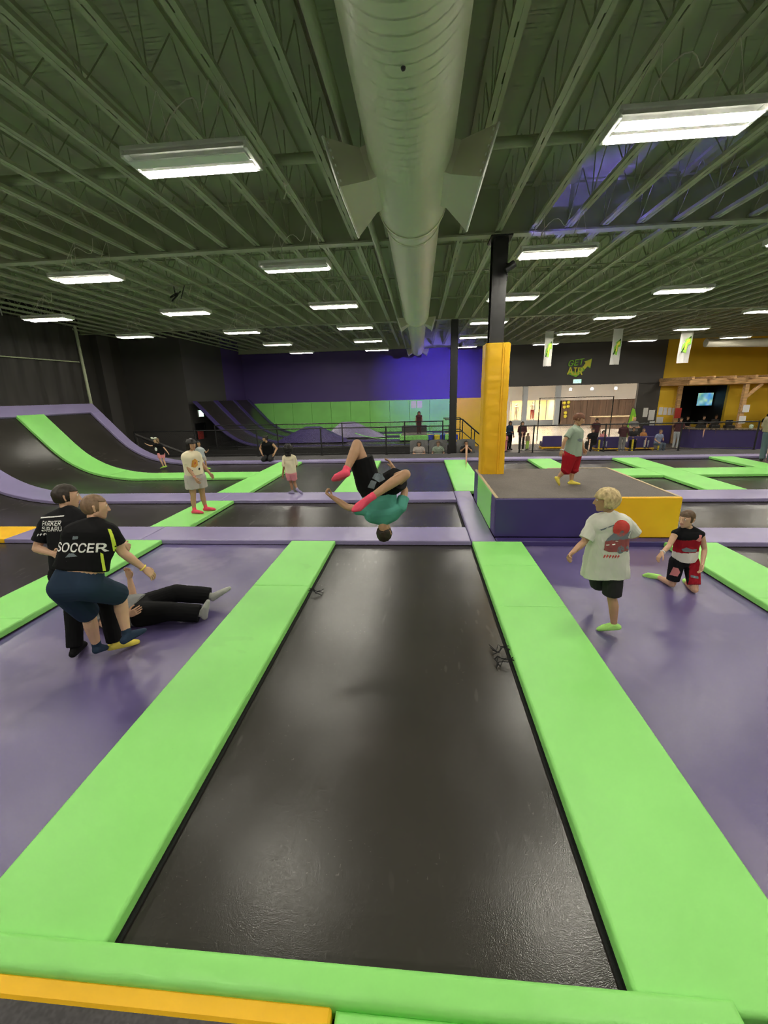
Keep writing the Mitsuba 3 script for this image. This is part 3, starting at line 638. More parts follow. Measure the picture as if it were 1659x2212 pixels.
for i, (x, w, z0, lab) in enumerate(((5.5, .36, 3.42, 'leftmost narrow white banner with a green logo, just right of the padded column'), (8.36, .40, 3.40, 'middle white banner with a green logo, right of the arrow logo'), (11.15, .5, 3.38, 'rightmost white banner with a green logo, before the yellow wall'))):
    t = thing('banner', lab, 'banner')
    bf = lambda X, Y, y=20.0: np.stack([X, y + .04 * np.sin(X * 13 + Y * 2) * np.clip((4.85 - Y), 0, 1), Y - .0], -1)
    put('cloth', grid(np.linspace(x, x + w, 12), np.linspace(z0, 4.85, 12), bf), 'banner_cloth', t, smooth=True)
    put('rod', tube([(x - .03, 20, 4.86), (x + w + .03, 20, 4.86)], .012, 6), 'white_metal', t); put('cord', cat(tube([(x + .05, 20, 4.86), (x + .05, 20, 5.27)], .004, 4), tube([(x + w - .05, 20, 4.86), (x + w - .05, 20, 5.27)], .004, 4)), 'white_wire', t)
    c = x + w / 2; s = w / .4
    put('emblem', extrude([(-.13 * s, -.25), (.02 * s, -.34), (.05 * s, .0), (.14 * s, .02), (.12 * s, .34), (-.08 * s, .17), (-.02 * s, .13), (-.12 * s, .0)], .006, ((c, 19.935, 4.12), (1, 0, 0), (0, 0, 1), (0, -1, 0))), 'logo_green', t, label='green arrow emblem')
    put('emblem', extrude([(-.06 * s, -.16), (.0 * s, -.2), (.02 * s, .06), (.09 * s, .1), (.09 * s, .26), (-.02 * s, .14)], .006, ((c, 19.925, 4.12), (1, 0, 0), (0, 0, 1), (0, -1, 0))), 'logo_yellow', t)
    put('emblem', extrude([(-.15 * s, -.30), (-.11 * s, -.31), (.13 * s, .30), (.09 * s, .33)], .006, ((c, 19.93, 4.12), (1, 0, 0), (0, 0, 1), (0, -1, 0))), 'logo_dark', t)
# mall
mat('mall_tile', tinted((.62, .56, .48), .08, .8), .18, .5); mat('mall_white', (.75, .74, .72), .5, .3); mat('brown_boards', lambda p, n, uv: mi.Color3f(.20, .135, .10) * (.8 + .4 * noise(p.x * 7, p.z * .5, 1.0)), .5, .3)
mat('cream_wall', (.80, .66, .45), .6, .2); mat('blue_grey', (.33, .38, .44), .5, .3)
put('floor_mall', box(4.0, 28, 28.0, 47.5, -1.1, -.985), 'mall_tile', kind='structure')
put('ceiling_mall', box(4.0, 28, 28.0, 47.5, 3.4, 3.5), 'mall_white', kind='structure')
put('wall_mall_left', box(3.9, 4.0, 28.0, 47.5, -1, 3.4), 'mall_white', kind='structure')
put('wall_mall_right', box(28, 28.1, 28.0, 47.5, -1, 3.4), 'mall_white', kind='structure')
put('wall_mall_back', cat(box(4.0, 9.2, 44, 44.2, -1, 3.4), box(9.2, 13.7, 44, 44.2, 1.45, 3.4), box(13.7, 28, 43.0, 44.2, 1.38, 3.4)), 'mall_white', kind='structure')
put('wall_shop', cat(box(9.0, 9.1, 44, 47.4, -1, 1.6), box(13.65, 13.75, 44, 47.4, -1, 1.6), box(9, 13.7, 47.2, 47.4, -1, 1.6)), 'cream_wall', kind='structure')
x = 14.0
while x < 27:
    put('board', cbox(x, x + .58, 43.2, 43.32, -1, 1.42, .01), 'brown_boards', 'wall_mall_back'); x += .6
for x in (9.3, 10.45, 11.6, 12.75): put('shop_glazing_bar', cat(box(x - .03, x + .03, 43.98, 44.04, -.98, 1.45)), 'blue_grey', 'wall_mall_back')
put('shop_sill', box(9.1, 13.7, 43.95, 44.05, -1, -.5), 'blue_grey', 'wall_mall_back')
for i, x in enumerate((10.3, 13.4)):
    put('mall_pillar', cbox(x - .22, x + .22, 42.6, 43.0, -.985, 3.4, .02), 'blue_grey', None, label=f'{("left", "right")[i]} blue grey pillar in the mall beyond the entrance', cat='pillar')
ML = {'type': 'area', 'radiance': {'type': 'rgb', 'value': list(MALL_LAMP)}}
for i, (x, y) in enumerate(((7, 31), (11, 31), (15, 31), (19, 31), (7, 37), (11, 37), (15, 37), (19, 37), (23, 37))):
    t = thing('mall_light', 'square ceiling panel light in the mall beyond the entrance', 'ceiling light', 'panel lights in the mall')
    put('frame', cbox(x - .65, x + .65, y - .65, y + .65, 3.36, 3.40, .005), 'white_metal', t)
    put('panel', quad([(x - .6, y + .6, 3.355), (x + .6, y + .6, 3.355), (x + .6, y - .6, 3.355), (x - .6, y - .6, 3.355)]), 'lamp_glass', t, emitter=ML)
for i, x in enumerate((10, 12.4)):
    t = thing('shop_light', f'{("left", "right")[i]} ceiling lamp inside the cream shop', 'ceiling light')
    put('panel', quad([(x - .6, 45.9, 1.57), (x + .6, 45.9, 1.57), (x + .6, 44.9, 1.57), (x - .6, 44.9, 1.57)]), 'lamp_glass', t, emitter={'type': 'area', 'radiance': {'type': 'rgb', 'value': [7, 5.6, 3.6]}})
for i, x in enumerate((14.6, 16.6, 18.8, 21.2)):
    t = thing('downlight', 'small downlight above the brown board wall in the mall', 'ceiling light', 'downlights over the brown boards')
    put('rim', place(trimesh.creation.annulus(.16, .2, .03, sections=16), (x, 42.983, 2.4), (1, 0, 0), (0, 0, 1)), 'white_metal', t)
    put('face', quad([(x - .14, 42.975, 2.28), (x + .14, 42.975, 2.28), (x + .14, 42.975, 2.55), (x - .14, 42.975, 2.55)]), 'lamp_glass', t, emitter={'type': 'area', 'radiance': {'type': 'rgb', 'value': [.8, .8, .75]}})
mat('mannequin_white', (.7, .66, .6), .4, .4); mat('mannequin_red', (.35, .06, .06), .7, .2)
t0 = None
for i, (x, hgt) in enumerate(((10.0, 1.6), (11.65, 1.75), (11.0, 1.3))):
    t = thing('mannequin', ('mannequin in pale clothes at the left of the cream shop window', 'mannequin in a white top and red trousers in the shop window', 'shorter pale mannequin in the shop window')[i], 'mannequin')
    s = hgt / 1.75
    b = cat(tube([(0, 0, .95 * s), (0, 0, 1.2 * s), (0, 0, 1.42 * s), (0, 0, 1.48 * s)], [.15 * s, .12 * s, .17 * s, .05 * s], 10), trimesh.creation.icosphere(2, .11 * s).apply_translation((0, 0, 1.62 * s)),
            tube([(-.18 * s, 0, 1.4 * s), (-.26 * s, -.05, 1.15 * s), (-.18 * s, -.2, 1.0 * s)], .045 * s, 7), tube([(.18 * s, 0, 1.4 * s), (.27 * s, -.02, 1.15 * s), (.25 * s, -.12, .92 * s)], .045 * s, 7))
    l = cat(*[tube([(q * .09 * s, 0, .98 * s), (q * .1 * s, 0, .5 * s), (q * .1 * s, .02, .05 * s)], [.1 * s, .075 * s, .05 * s], 8) for q in (-1, 1)])
    b.apply_translation((x, 45.0, -.48)); l.apply_translation((x, 45.0, -.48))
    put('torso', b, 'mannequin_white', t, smooth=40); put('trousers', l, 'mannequin_red' if i == 1 else 'mannequin_white', t, smooth=40)
    put('stand', cbox(x - .25, x + .25, 44.75, 45.25, -.985, -.44, .01), 'mall_white', t)
for i, (x, z) in enumerate(((14.15, 1.15), (14.55, 1.2), (14.2, .75), (14.55, .8), (14.35, .2), (14.35, -.14))):
    put('gold_ornament', place(trimesh.creation.icosphere(2, .16), (x, 43.06, z), (1, 0, 0), (0, 0, 1)), 'logo_yellow', None, smooth=True, label='gold round ornament on the left end of the brown board wall', cat='ornament', group='gold ornaments on the brown boards')
put('litter_bin', cbox(14.3, 14.75, 40.0, 40.4, -.985, -.2, .03), 'black_metal', None, label='black litter bin on the mall floor', cat='bin')
t = thing('mall_kiosk', 'low dark brown kiosk standing on the mall floor before the brown boards', 'kiosk')
put('body', cbox(15.2, 19.0, 38.0, 38.9, -.985, .0, .03), 'brown_boards', t); put('top', cbox(15.1, 19.1, 37.9, 39.0, .0, .07, .02), 'tan_trim', t)
put('glass_partition', cat(box(8.15, 8.2, 29.8, 29.85, -.985, 1.9), box(8.15, 13.0, 29.8, 29.85, 1.86, 1.9), box(12.95, 13.0, 29.8, 29.85, -.985, 1.9)), 'black_metal', None, label='thin black metal frame of the glass entrance', cat='frame')
# feather flag
t = thing('feather_flag', 'tall green feather flag beside the entrance, before the brown boards', 'flag')
ff = [(0, 0), (.36, .05), (.42, .8), (.36, 1.35), (.18, 1.72), (.02, 1.8)]
put('cloth', extrude(ff, .012, ((12.55, 26.8, -.55), (1, 0, 0), (.14, 0, .99), (0, -1, 0))), 'logo_green', t); put('pole', tube([(12.5, 26.8, -1), (12.54, 26.8, -.5), (12.82, 26.8, 1.28), (13.0, 26.8, 1.2)], .016, 6), 'black_metal', t)
put('emblem', cat(textm('GET AIR', .10, 0, 0, 0, .006)).apply_transform(np.array([[0, 0, -1, 12.86], [0, 1, 0, 26.78], [1, 0, 0, -.3], [0, 0, 0, 1.0]])) if False else extrude([(.1, .3), (.25, .5), (.3, 1.1), (.15, 1.4), (.2, .8)], .006, ((12.55, 26.785, -.55), (1, 0, 0), (.14, 0, .99), (0, -1, 0))), 'logo_yellow', t)
# papers on the walls by the counter
for i, (x0, x1, z0, z1, y, lab) in enumerate(((13.92, 14.2, .62, 1.18, 27.69, 'tall white notice on the black wall strip right of the entrance'), (14.26, 14.62, .42, 1.04, 27.69, 'white notice pinned right of the tall notice by the entrance'), (14.40, 14.70, .02, .36, 27.69, 'lower white notice by the entrance'), (14.86, 15.1, .74, 1.2, 27.74, 'first of the pale sheets in a row on the yellow wall'), (15.14, 15.36, .72, 1.18, 27.74, 'second of the pale sheets in a row on the yellow wall'), (15.4, 15.6, .70, 1.16, 27.74, 'third of the pale sheets in a row on the yellow wall'), (15.64, 15.82, .7, 1.14, 27.74, 'last of the pale sheets in a row on the yellow wall'), (14.8, 15.2, .15, .6, 27.74, 'square picture sheet low on the yellow wall'))):
    put('notice_sheet', box(x0, x1, y - .012, y, z0, z1), 'paper', None, label=lab, cat='notice')
put('red_poster', box(15.52, 15.88, 27.165, 27.19, .55, 1.15), 'sign_red', None, label='red poster at the left edge of the snack counter opening', cat='poster')
# snack counter with its timber pergola
t = thing('snack_counter', 'long deep purple counter with a speckled stone top on the right', 'counter')
CP = [(15.1, 25.8), (15.6, 25.0), (18.2, 24.0), (23.5, 24.0), (23.5, 24.8), (18.4, 24.8), (16.0, 25.7), (15.6, 26.4)]
put('front', prism(CP, -1, .05), 'deep_purple_vinyl', t)
mat('granite', lambda p, n, uv: mix(mi.Color3f(.30, .24, .17), mi.Color3f(.06, .05, .04), smoothstep(.4, .65, noise(p.x * 40, p.y * 40, 0.0))), .25, .5)
c = np.array(CP).mean(0); put('worktop', prism([tuple(c + (np.array(q) - c) * 1.02 + np.array([0, -.05])) for q in CP], .05, .11), 'granite', t)
put('low_wall', cbox(13.9, 15.5, 27.2, 27.45, -1, .12, .02), 'deep_purple_vinyl', None, label='short deep purple wall left of the snack counter', cat='wall')
mat('timber', lambda p, n, uv: mi.Color3f(.56, .34, .16) * (.7 + .6 * noise(p.x * 3, p.y * 14, p.z * 14)), .6, .3)
t = thing('timber_pergola', 'rough timber pergola with a diagonal brace over the snack counter', 'pergola')
for x, y, z in ((15.68, 27.3, -1), (17.75, 25.0, .11), (19.55, 25.0, .11), (22.5, 25.0, .11)): put('timber_post', cbox(x - .11, x + .11, y - .11, y + .11, z, 2.45, .02), 'timber', t)
put('beam', cbox(14.7, 23.6, 24.85, 25.1, 2.45, 2.78, .03), 'timber', t); put('beam', cbox(14.5, 23.6, 27.2, 27.45, 2.45, 2.75, .03), 'timber', t)
put('brace', cbox(-.08, .08, -.07, .07, 0, 1.0, .015).apply_transform(np.array([[.7, 0, .71, 17.82], [0, 1, 0, 25.0], [-.71, 0, .7, 1.75], [0, 0, 0, 1.0]])), 'timber', t)
for i in range(9):
    x = 14.6 + i * 1.05; put('rafter', cbox(x - .07, x + .07, 24.4, 27.7, 2.72, 2.9, .02), 'timber', t)
t = thing('television', 'wall screen showing green and blue pictures behind the snack counter', 'television')
put('case', cbox(17.72, 18.70, 28.92, 28.98, 1.16, 2.0, .01), 'black_metal', t); put('mount', cat(cbox(18.15, 18.25, 28.98, 29.05, 1.5, 2.7, .005)), 'black_metal', t)
def screen(p, n, uv):
    a = noise(p.x * 5, p.z * 5, 1.0); b = noise(p.x * 7 + 3, p.z * 6, 2.0)
    return mi.Color3f(.01 + .10 * a * b, .05 + .12 * b * a, .06 + .12 * (1 - b) * a)
scene['screen_glow'] = {'type': 'diffuse', 'reflectance': {'type': 'rgb', 'value': [.05, .05, .05]}}
put('screen', quad([(17.75, 28.915, 1.19), (18.67, 28.915, 1.19), (18.67, 28.915, 1.97), (17.75, 28.915, 1.97)]), 'screen_glow', t, uv=np.array([[0, 0], [1, 0], [1, 1], [0, 1.0]]), emitter={'type': 'area', 'radiance': proc(screen)})
# things on the counter
mat('mint', (.55, .70, .58), .4, .4)
CT = [(15.9, 25.2, .2, .3, 'black_metal', 'black till on the left end of the snack counter', 'till'), (16.5, 25.0, .22, .34, 'black_metal', 'second black till from the left on the snack counter', 'till'), (17.1, 24.75, .22, .32, 'black_metal', 'third black till on the snack counter, near the timber post', 'till'),
      (18.0, 24.4, .10, .22, 'mint', 'small pale cup right of the timber post', 'cup'), (18.9, 24.4, .16, .38, 'mint', 'round pale green drinks jar on the snack counter', 'jar'), (19.7, 24.4, .13, .24, 'paper', 'white box on the right end of the snack counter', 'box')]
for x, y, w, h, m, lab, ct in CT:
    if ct in ('till',):
        k = thing('till', lab, 'till'); put('body', cbox(x - w, x + w, y - .15, y + .15, .11, .11 + h * .5, .02), m, k); put('display', cbox(x - w * .8, x + w * .8, y + .02, y + .08, .11 + h * .5, .11 + h * 1.4, .01), m, k)
    elif ct == 'box': put('white_box', cbox(x - w, x + w, y - w, y + w, .11, .11 + h, .01), m, None, label=lab, cat=ct)
    else:
        pr = np.array([(0, 0), (w * .7, 0), (w, h * .3), (w, h * .75), (w * .6, h * .9), (w * .62, h), (0, h)])
        put('drinks_jar' if ct == 'jar' else 'cup', place(trimesh.creation.revolve(pr, sections=20), (x, y, .11), (1, 0, 0), (0, 1, 0)), m, None, smooth=40, label=lab, cat=ct)
for i, (x, z, lab) in enumerate(((17.62, .35, 'white menu card on the timber post, lower'), (17.7, .95, 'white menu card on the timber post, upper'))):
    put('menu_card', box(x, x + .34, 24.85, 24.865, z, z + .4), 'paper', None, label=lab, cat='notice')
mat('back_green', (.06, .13, .04), .5, .3)
k = thing('bottle_fridge', 'low dark fridge with green fronts inside the snack counter niche', 'fridge'); put('body', cbox(16.1, 18.6, 30.2, 30.9, -1, .2, .02), 'black_metal', k)
for i in range(4): put('door', cbox(16.15 + i * .62, 16.7 + i * .62, 30.15, 30.2, -.9, .1, .01), 'back_green', k)
# purple lounge benches with yellow legs in the lobby
def bench(x0, x1, y, lab, rot=0):
    k = thing('lounge_bench', lab, 'bench')
    put('back', cbox(x0, x1, y, y + .12, -.86, -.22, .03), 'deep_purple_vinyl', k); put('seat', cbox(x0, x1, y + .12, y + .62, -.86, -.56, .03), 'deep_purple_vinyl', k)
    put('base', cat(cbox(x0 - .02, x1 + .02, y - .03, y + .64, -.95, -.86, .01), box(x0, x0 + .06, y, y + .6, -1, -.95), box(x1 - .06, x1, y, y + .6, -1, -.95)), 'yellow_vinyl', k, label='yellow base')
bench(7.30, 8.42, 25.4, 'purple padded bench with a yellow base standing alone in the lobby')
bench(10.0, 11.2, 24.4, 'purple padded bench behind the boy in red shorts, in the lobby')
bench(11.7, 13.1, 24.4, 'purple padded bench nearest the snack counter')
for i, (x, y) in enumerate(((10.05, 24.2), (11.85, 24.2), (13.35, 24.4))):
    put('yellow_rail_post', cbox(x - .04, x + .04, y - .04, y + .04, -1, .1 if i == 2 else -.35, .01), 'foam_yellow', None, label=('left', 'middle', 'tall right')[i] + ' yellow post beside the lobby benches', cat='post')
# ------------------------------------------------------------------ people
def V3(*a): return np.array(a, float)
def unit(v): return np.asarray(v, float) / (np.linalg.norm(v) + 1e-12)
_SPH = {}
def ball_pts(n):
    if n not in _SPH:
        s = trimesh.creation.icosphere(subdivisions=n); _SPH[n] = np.array(s.vertices)
    return _SPH[n]
class Solid:
    """Union of hulls of balls and discs; becomes one smooth closed mesh."""
    def __init__(self, n=1): self.parts, self.n = [], n
    def hull(self, *items):
        P = []
        for it in items:
            c, r = np.asarray(it[0], float), it[1]
            if len(it) > 2:                                   # disc: centre, radius, axis (, squash axis, squash)
                ax = unit(it[2]); u = np.cross(ax, [0, 0, 1.0]); u = unit(u if np.linalg.norm(u) > .1 else np.cross(ax, [1.0, 0, 0])); w = np.cross(ax, u)
                a = np.arange(16) * PI / 8; P.append(c + r * (np.cos(a)[:, None] * u + np.sin(a)[:, None] * w))
            else:
                r = np.asarray(r, float); P.append(c + ball_pts(self.n) * r)
        self.parts.append(m3.Manifold.hull_points(np.vstack(P).astype(np.float64)))
        return self
    def chain(self, pts, rads):
        for i in range(len(pts) - 1): self.hull((pts[i], rads[i]), (pts[i + 1], rads[i + 1]))
        return self
    def mesh(self, edge, smooth=6, cuts=(), minus=None, disp=None):
        m = m3.Manifold.batch_boolean(self.parts, m3.OpType.Add)
        if minus is not None: m = m - minus
        for n, o in cuts: m = m.trim_by_plane(tuple(unit(n)), float(unit(n) @ np.asarray(o)))
        m = m.refine_to_length(edge)
        t = m.to_mesh(); t = trimesh.Trimesh(np.array(t.vert_properties[:, :3], float), np.array(t.tri_verts), process=True)
        if smooth: trimesh.smoothing.filter_taubin(t, .5, .53, smooth)
        if disp is not None:
            t.vertices = np.array(t.vertices) + np.array(t.vertex_normals) * disp(np.array(t.vertices), np.array(t.vertex_normals))[:, None]
        return t
SKIN = {}
def skin_mat(name, c):
    mat(name, lambda p, n, uv: mi.Color3f(*c) * (0.93 + 0.14 * fbm(p.x * 14, p.y * 14, p.z * 14, 2)), 0.5, 0.35); return name
skin_mat('skin_fair', (.60, .36, .24)); skin_mat('skin_tan', (.47, .27, .16)); skin_mat('skin_brown', (.30, .155, .085)); skin_mat('skin_dark', (.11, .06, .04))
def cloth(name, c, amt=.08, rough=.85, sheen=.2):
    mat(name, tinted(c, amt, 6.0), rough, .15, sheen=sheen); return name
for n_, c_ in dict(cloth_black=(.010, .010, .012), cloth_jet=(.006, .006, .007), cloth_navy=(.020, .036, .066), cloth_white=(.62, .62, .54), cloth_cream=(.78, .70, .50), cloth_grey=(.20, .20, .20), cloth_sage=(.30, .37, .29), cloth_teal=(.09, .33, .26),
                   cloth_red=(.33, .012, .02), cloth_pink=(.72, .28, .30), cloth_hotpink=(.85, .10, .17), cloth_oatmeal=(.50, .45, .42), cloth_charcoal=(.028, .027, .028), cloth_maroon=(.07, .025, .03), cloth_jeans=(.10, .13, .17), cloth_blue=(.28, .33, .50),
                   cloth_beige=(.30, .25, .17), cloth_orange=(.5, .22, .08), cloth_lilac=(.30, .27, .42), cloth_lime=(.45, .72, .12), cloth_yellow=(.80, .66, .10), cloth_sock=(.42, .42, .40), cloth_palegrey=(.42, .45, .48)).items(): cloth(n_, c_)
cloth('sock_lime', (.42, .78, .20)); cloth('sock_yellow', (.82, .68, .12)); cloth('print_white', (.75, .75, .72)); cloth('print_yellow', (.62, .75, .08)); cloth('print_red', (.55, .07, .06)); cloth('print_grey', (.16, .19, .21)); cloth('print_wine', (.28, .08, .08)); cloth('print_orange', (.62, .30, .06)); cloth('print_pink', (.62, .22, .22))
def hair_mat(name, c, c2):
    mat(name, lambda p, n, uv: mix(mi.Color3f(*c), mi.Color3f(*c2), fbm(p.x * 60, p.y * 60, p.z * 22, 3)), .5, .4); return name
hair_mat('hair_black', (.006, .005, .005), (.016, .013, .012)); hair_mat('hair_dark', (.014, .009, .006), (.035, .022, .014)); hair_mat('hair_brown', (.06, .035, .02), (.13, .075, .04)); hair_mat('hair_auburn', (.10, .035, .018), (.20, .08, .04))
hair_mat('hair_blond', (.26, .17, .06), (.80, .64, .34)); hair_mat('hair_sandy', (.14, .08, .045), (.27, .17, .10))
mat('eye_white', (.75, .73, .70), .2, .5); mat('eye_dark', (.02, .012, .008), .15, .5); mat('lip', (.45, .15, .13), .45, .4); mat('band_white', (.8, .8, .78), .5, .3); mat('band_yellow', (.85, .68, .12), .5, .3)

def frame_of(f, u):
    f = unit(f); u = unit(np.asarray(u, float) - f * (np.asarray(u, float) @ f)); return f, np.cross(f, u), u    # forward, person's right, up
def hand_parts(S, w, d, n, k, curl, side):
    """palm and five fingers from the wrist w along d; n points out of the back of the hand; side = +1 or -1 puts the thumb."""
    d = unit(d); n = unit(n - d * (n @ d)); s = np.cross(d, n) * side
    pw, pl = .040 * k, .088 * k
    S.hull((w, .026 * k), (w + d * pl * .35 + s * pw * .6, .017 * k), (w + d * pl * .35 - s * pw * .6, .016 * k), (w + d * pl + s * pw * .75, .012 * k), (w + d * pl - s * pw * .8, .011 * k))
    L = (.072, .080, .075, .058)
    for i in range(4):
        p = w + d * pl * (1.0 - .03 * abs(i - 1)) + s * pw * (.78 - .53 * i); a = .25 * curl; q = [p]; r = [.0092 * k]
        for seg, fr in enumerate((.45, .32, .23)):
            a += curl * (.55 if seg else .35); dd = d * math.cos(a) - n * math.sin(a) + s * .05 * (1.2 - .8 * i) * (1 - curl * .5)
            p = p + unit(dd) * L[i] * fr * k; q.append(p); r.append((.0085, .0078, .0066)[seg] * k)
        S.chain(q, r)
    p = w + d * pl * .22 + s * pw * .7; q = [p]
    for seg, fr in enumerate((.042, .032, .026)):
        a = .75 - .28 * seg * (1 + curl * .4); dd = s * math.sin(a) + d * math.cos(a) - n * (.25 + .25 * curl); p = p + unit(dd) * fr * k; q.append(p)
    S.chain(q, [.013 * k, .0105 * k, .0095 * k, .0078 * k])
def ell(S, c, fr, rx, ry, rz):
    """ellipsoid with radii along (forward, right, up)"""
    f, r, u = fr; S.parts.append(m3.Manifold.hull_points((c + ball_pts(2)[:, :1] * rx * f + ball_pts(2)[:, 1:2] * ry * r + ball_pts(2)[:, 2:] * rz * u).astype(float)))

def person(label, J, k=1.0, girth=1.0, skin='skin_fair', top=None, bottom=None, shoes=None, hair=None, face=(0, 1, 0), up=None, fine=True, group=None, curl=(.5, .5), hem=.1, extra=None, kid=1.0, headk=1.0):
    """J: joints in metres. a = the figure's left side, b = its right side. top / bottom / shoes / hair: dicts (see below)."""
    t = thing('person', label, 'person', group)
    J = {n: np.asarray(p, float) for n, p in J.items()}
    PEL, NK = (J['Pa'] + J['Pb']) / 2, J['N']
    spine = unit(NK - PEL); right = unit(J['Sb'] - J['Sa']); fwd = unit(np.cross(spine, right)) * -1.0
    fwd = unit(np.cross(right, spine)) * -1.0
    L = np.linalg.norm(NK - PEL)
    if 'front' in J: fwd = unit(J['front'] - spine * (J['front'] @ spine))
    hk = k * headk
    hf = frame_of(face, up if up is not None else spine); HF, HR, HU = hf; H = J['H']
    S = Solid(2 if fine else 1); g = girth
    # torso
    mid = PEL + spine * L * .45
    S.hull((J['Pa'], .085 * k * g), (J['Pb'], .085 * k * g), (mid + right * .07 * k * g, .085 * k * g), (mid - right * .07 * k * g, .085 * k * g))
    ch = PEL + spine * L * .78
    S.hull((mid + right * .07 * k * g, .085 * k * g), (mid - right * .07 * k * g, .085 * k * g), (ch + right * .09 * k * g + fwd * .02 * k, .085 * k * g), (ch - right * .09 * k * g + fwd * .02 * k, .085 * k * g))
    S.hull((ch + right * .09 * k * g, .085 * k * g), (ch - right * .09 * k * g, .085 * k * g), (J['Sa'], .050 * k), (J['Sb'], .050 * k), (NK, .055 * k))
    # neck, head
    S.hull((NK - spine * .02 * k, .056 * k), (H - HU * .06 * hk - HF * .02 * hk, .048 * k))
    ell(S, H + HU * .022 * hk - HF * .012 * hk, hf, .097 * hk, .076 * hk, .098 * hk)
    S.hull((H + HF * .030 * hk + HU * .02 * hk, .066 * hk), (H + HF * .058 * hk - HU * .082 * hk, .026 * hk), (H - HU * .05 * hk - HF * .0 * hk + HR * .035 * hk, .035 * hk), (H - HU * .05 * hk - HR * .035 * hk, .035 * hk))
    if fine:
        S.hull((H + HF * .092 * hk + HU * .018 * hk, .008 * hk), (H + HF * .108 * hk - HU * .022 * hk, .011 * hk), (H + HF * .082 * hk - HU * .028 * hk + HR * .013 * hk, .008 * hk), (H + HF * .082 * hk - HU * .028 * hk - HR * .013 * hk, .008 * hk))
        for s in (-1, 1):
            e = H + HR * s * .076 * hk - HF * .012 * hk
            S.hull((e + HU * .022 * hk - HF * .008 * hk, .011 * hk), (e + HU * .018 * hk + HR * s * .012 * hk - HF * .012 * hk, .009 * hk), (e - HU * .026 * hk, .008 * hk))
    # arms, hands
    for sd, s in (('a', -1), ('b', 1)):
        s0, e0, w0 = J['S' + sd], J['E' + sd], J['W' + sd]
        S.chain([s0, s0 * .62 + e0 * .38, e0], [.050 * k * g ** .6, .046 * k * g ** .6, .036 * k * g ** .4]); S.chain([e0, e0 * .68 + w0 * .32, w0], [.037 * k * g ** .4, .038 * k * g ** .4, .025 * k])
        d = J.get('D' + sd, w0 - e0) if ('D' + sd) in J else w0 - e0
        nrm = right * s * .9 + unit(np.cross(np.cross(d, right), d) + 1e-6) * .1 if ('B' + sd) not in J else J['B' + sd]
        if abs(unit(nrm) @ unit(d)) > .93: nrm = fwd
        if fine: hand_parts(S, w0, d, nrm, k * .98, curl[0 if sd == 'a' else 1], 1 if np.cross(unit(d), unit(nrm)) @ fwd > 0 else -1)
        else:
            d = unit(d); n2 = unit(nrm - d * (nrm @ d)); s2 = np.cross(d, n2)
            S.hull((w0, .024 * k), (w0 + d * .08 * k + s2 * .028 * k, .016 * k), (w0 + d * .08 * k - s2 * .028 * k, .016 * k))
            for i in range(4): S.hull((w0 + d * .085 * k + s2 * (.03 - .02 * i) * k, .010 * k), (w0 + d * .15 * k + s2 * (.03 - .02 * i) * k - n2 * .03 * k, .008 * k))
            S.hull((w0 + d * .03 * k + s2 * .03 * k, .013 * k), (w0 + d * .08 * k + s2 * .06 * k, .010 * k))
        # legs, feet
        p0, k0, a0, t0 = J['P' + sd], J['K' + sd], J['A' + sd], J['T' + sd]
        S.chain([p0, p0 * .5 + k0 * .5, k0], [.092 * k * g, .075 * k * g, .053 * k * g ** .6])
        sh = unit(a0 - k0); back = unit(np.cross(np.cross(sh, t0 - a0), sh)) * -1
        S.chain([k0, k0 * .68 + a0 * .32 + back * .012 * k, a0], [.052 * k * g ** .6, .055 * k * g ** .6, .033 * k])
        fd = unit(t0 - a0); heel = a0 - unit(fd) * .045 * k + sh * .035 * k; rt = unit(np.cross(fd, sh))
        foot = [(a0, .035 * k), (heel, .030 * k), (t0 - fd * .06 * k + rt * .022 * k, .024 * k), (t0 - fd * .06 * k - rt * .022 * k, .022 * k), (t0 + rt * .01 * k, .017 * k)]
        S.hull(*foot)
        if shoes:
            F = Solid(2 if fine else 1); m = shoes.get('grow', .007) * k
            F.hull(*[(c, r + m) for c, r in foot]); F.hull((a0, .035 * k + m), (a0 - sh * shoes.get('h', .05) * k, .036 * k + m, sh))
            J['_f' + sd] = F
    body = put('body', S.mesh(.016 * k if fine else .035 * k, 5 if fine else 3), skin, t, smooth=True)
    if fine:
        for s in (-1, 1):
            e = H + HF * .0755 * hk + HU * .022 * hk + HR * s * .031 * hk
            ey = put('eye', trimesh.creation.icosphere(2, .0125 * hk).apply_translation(e), 'eye_white', t, smooth=True)
            put('iris', trimesh.creation.icosphere(1, .0065 * hk).apply_translation(e + HF * .0078 * hk), 'eye_dark', ey, smooth=True)
            put('eyebrow', tube([e + HF * .010 * hk + HU * .020 * hk - HR * s * .012 * hk, e + HF * .011 * hk + HU * .026 * hk, e + HF * .004 * hk + HU * .021 * hk + HR * s * .016 * hk], .0032 * hk, 5), hair['m'] if hair else 'hair_dark', t)
        c = H + HF * .088 * hk - HU * .050 * hk
        put('mouth', tube([c - HR * .022 * hk - HF * .010 * hk, c - HR * .01 * hk + HU * .002 * hk, c + HR * .01 * hk + HU * .002 * hk, c + HR * .022 * hk - HF * .010 * hk], [.003 * hk, .0058 * hk, .0058 * hk, .003 * hk], 6), 'lip', t)
    elif np.dot(HF, V3(0, -1, 0)) > -.3:
        for s in (-1, 1): put('eye', trimesh.creation.icosphere(1, .012 * hk).apply_translation(H + HF * .088 * hk + HU * .02 * hk + HR * s * .03 * hk), 'eye_dark', t, smooth=True)
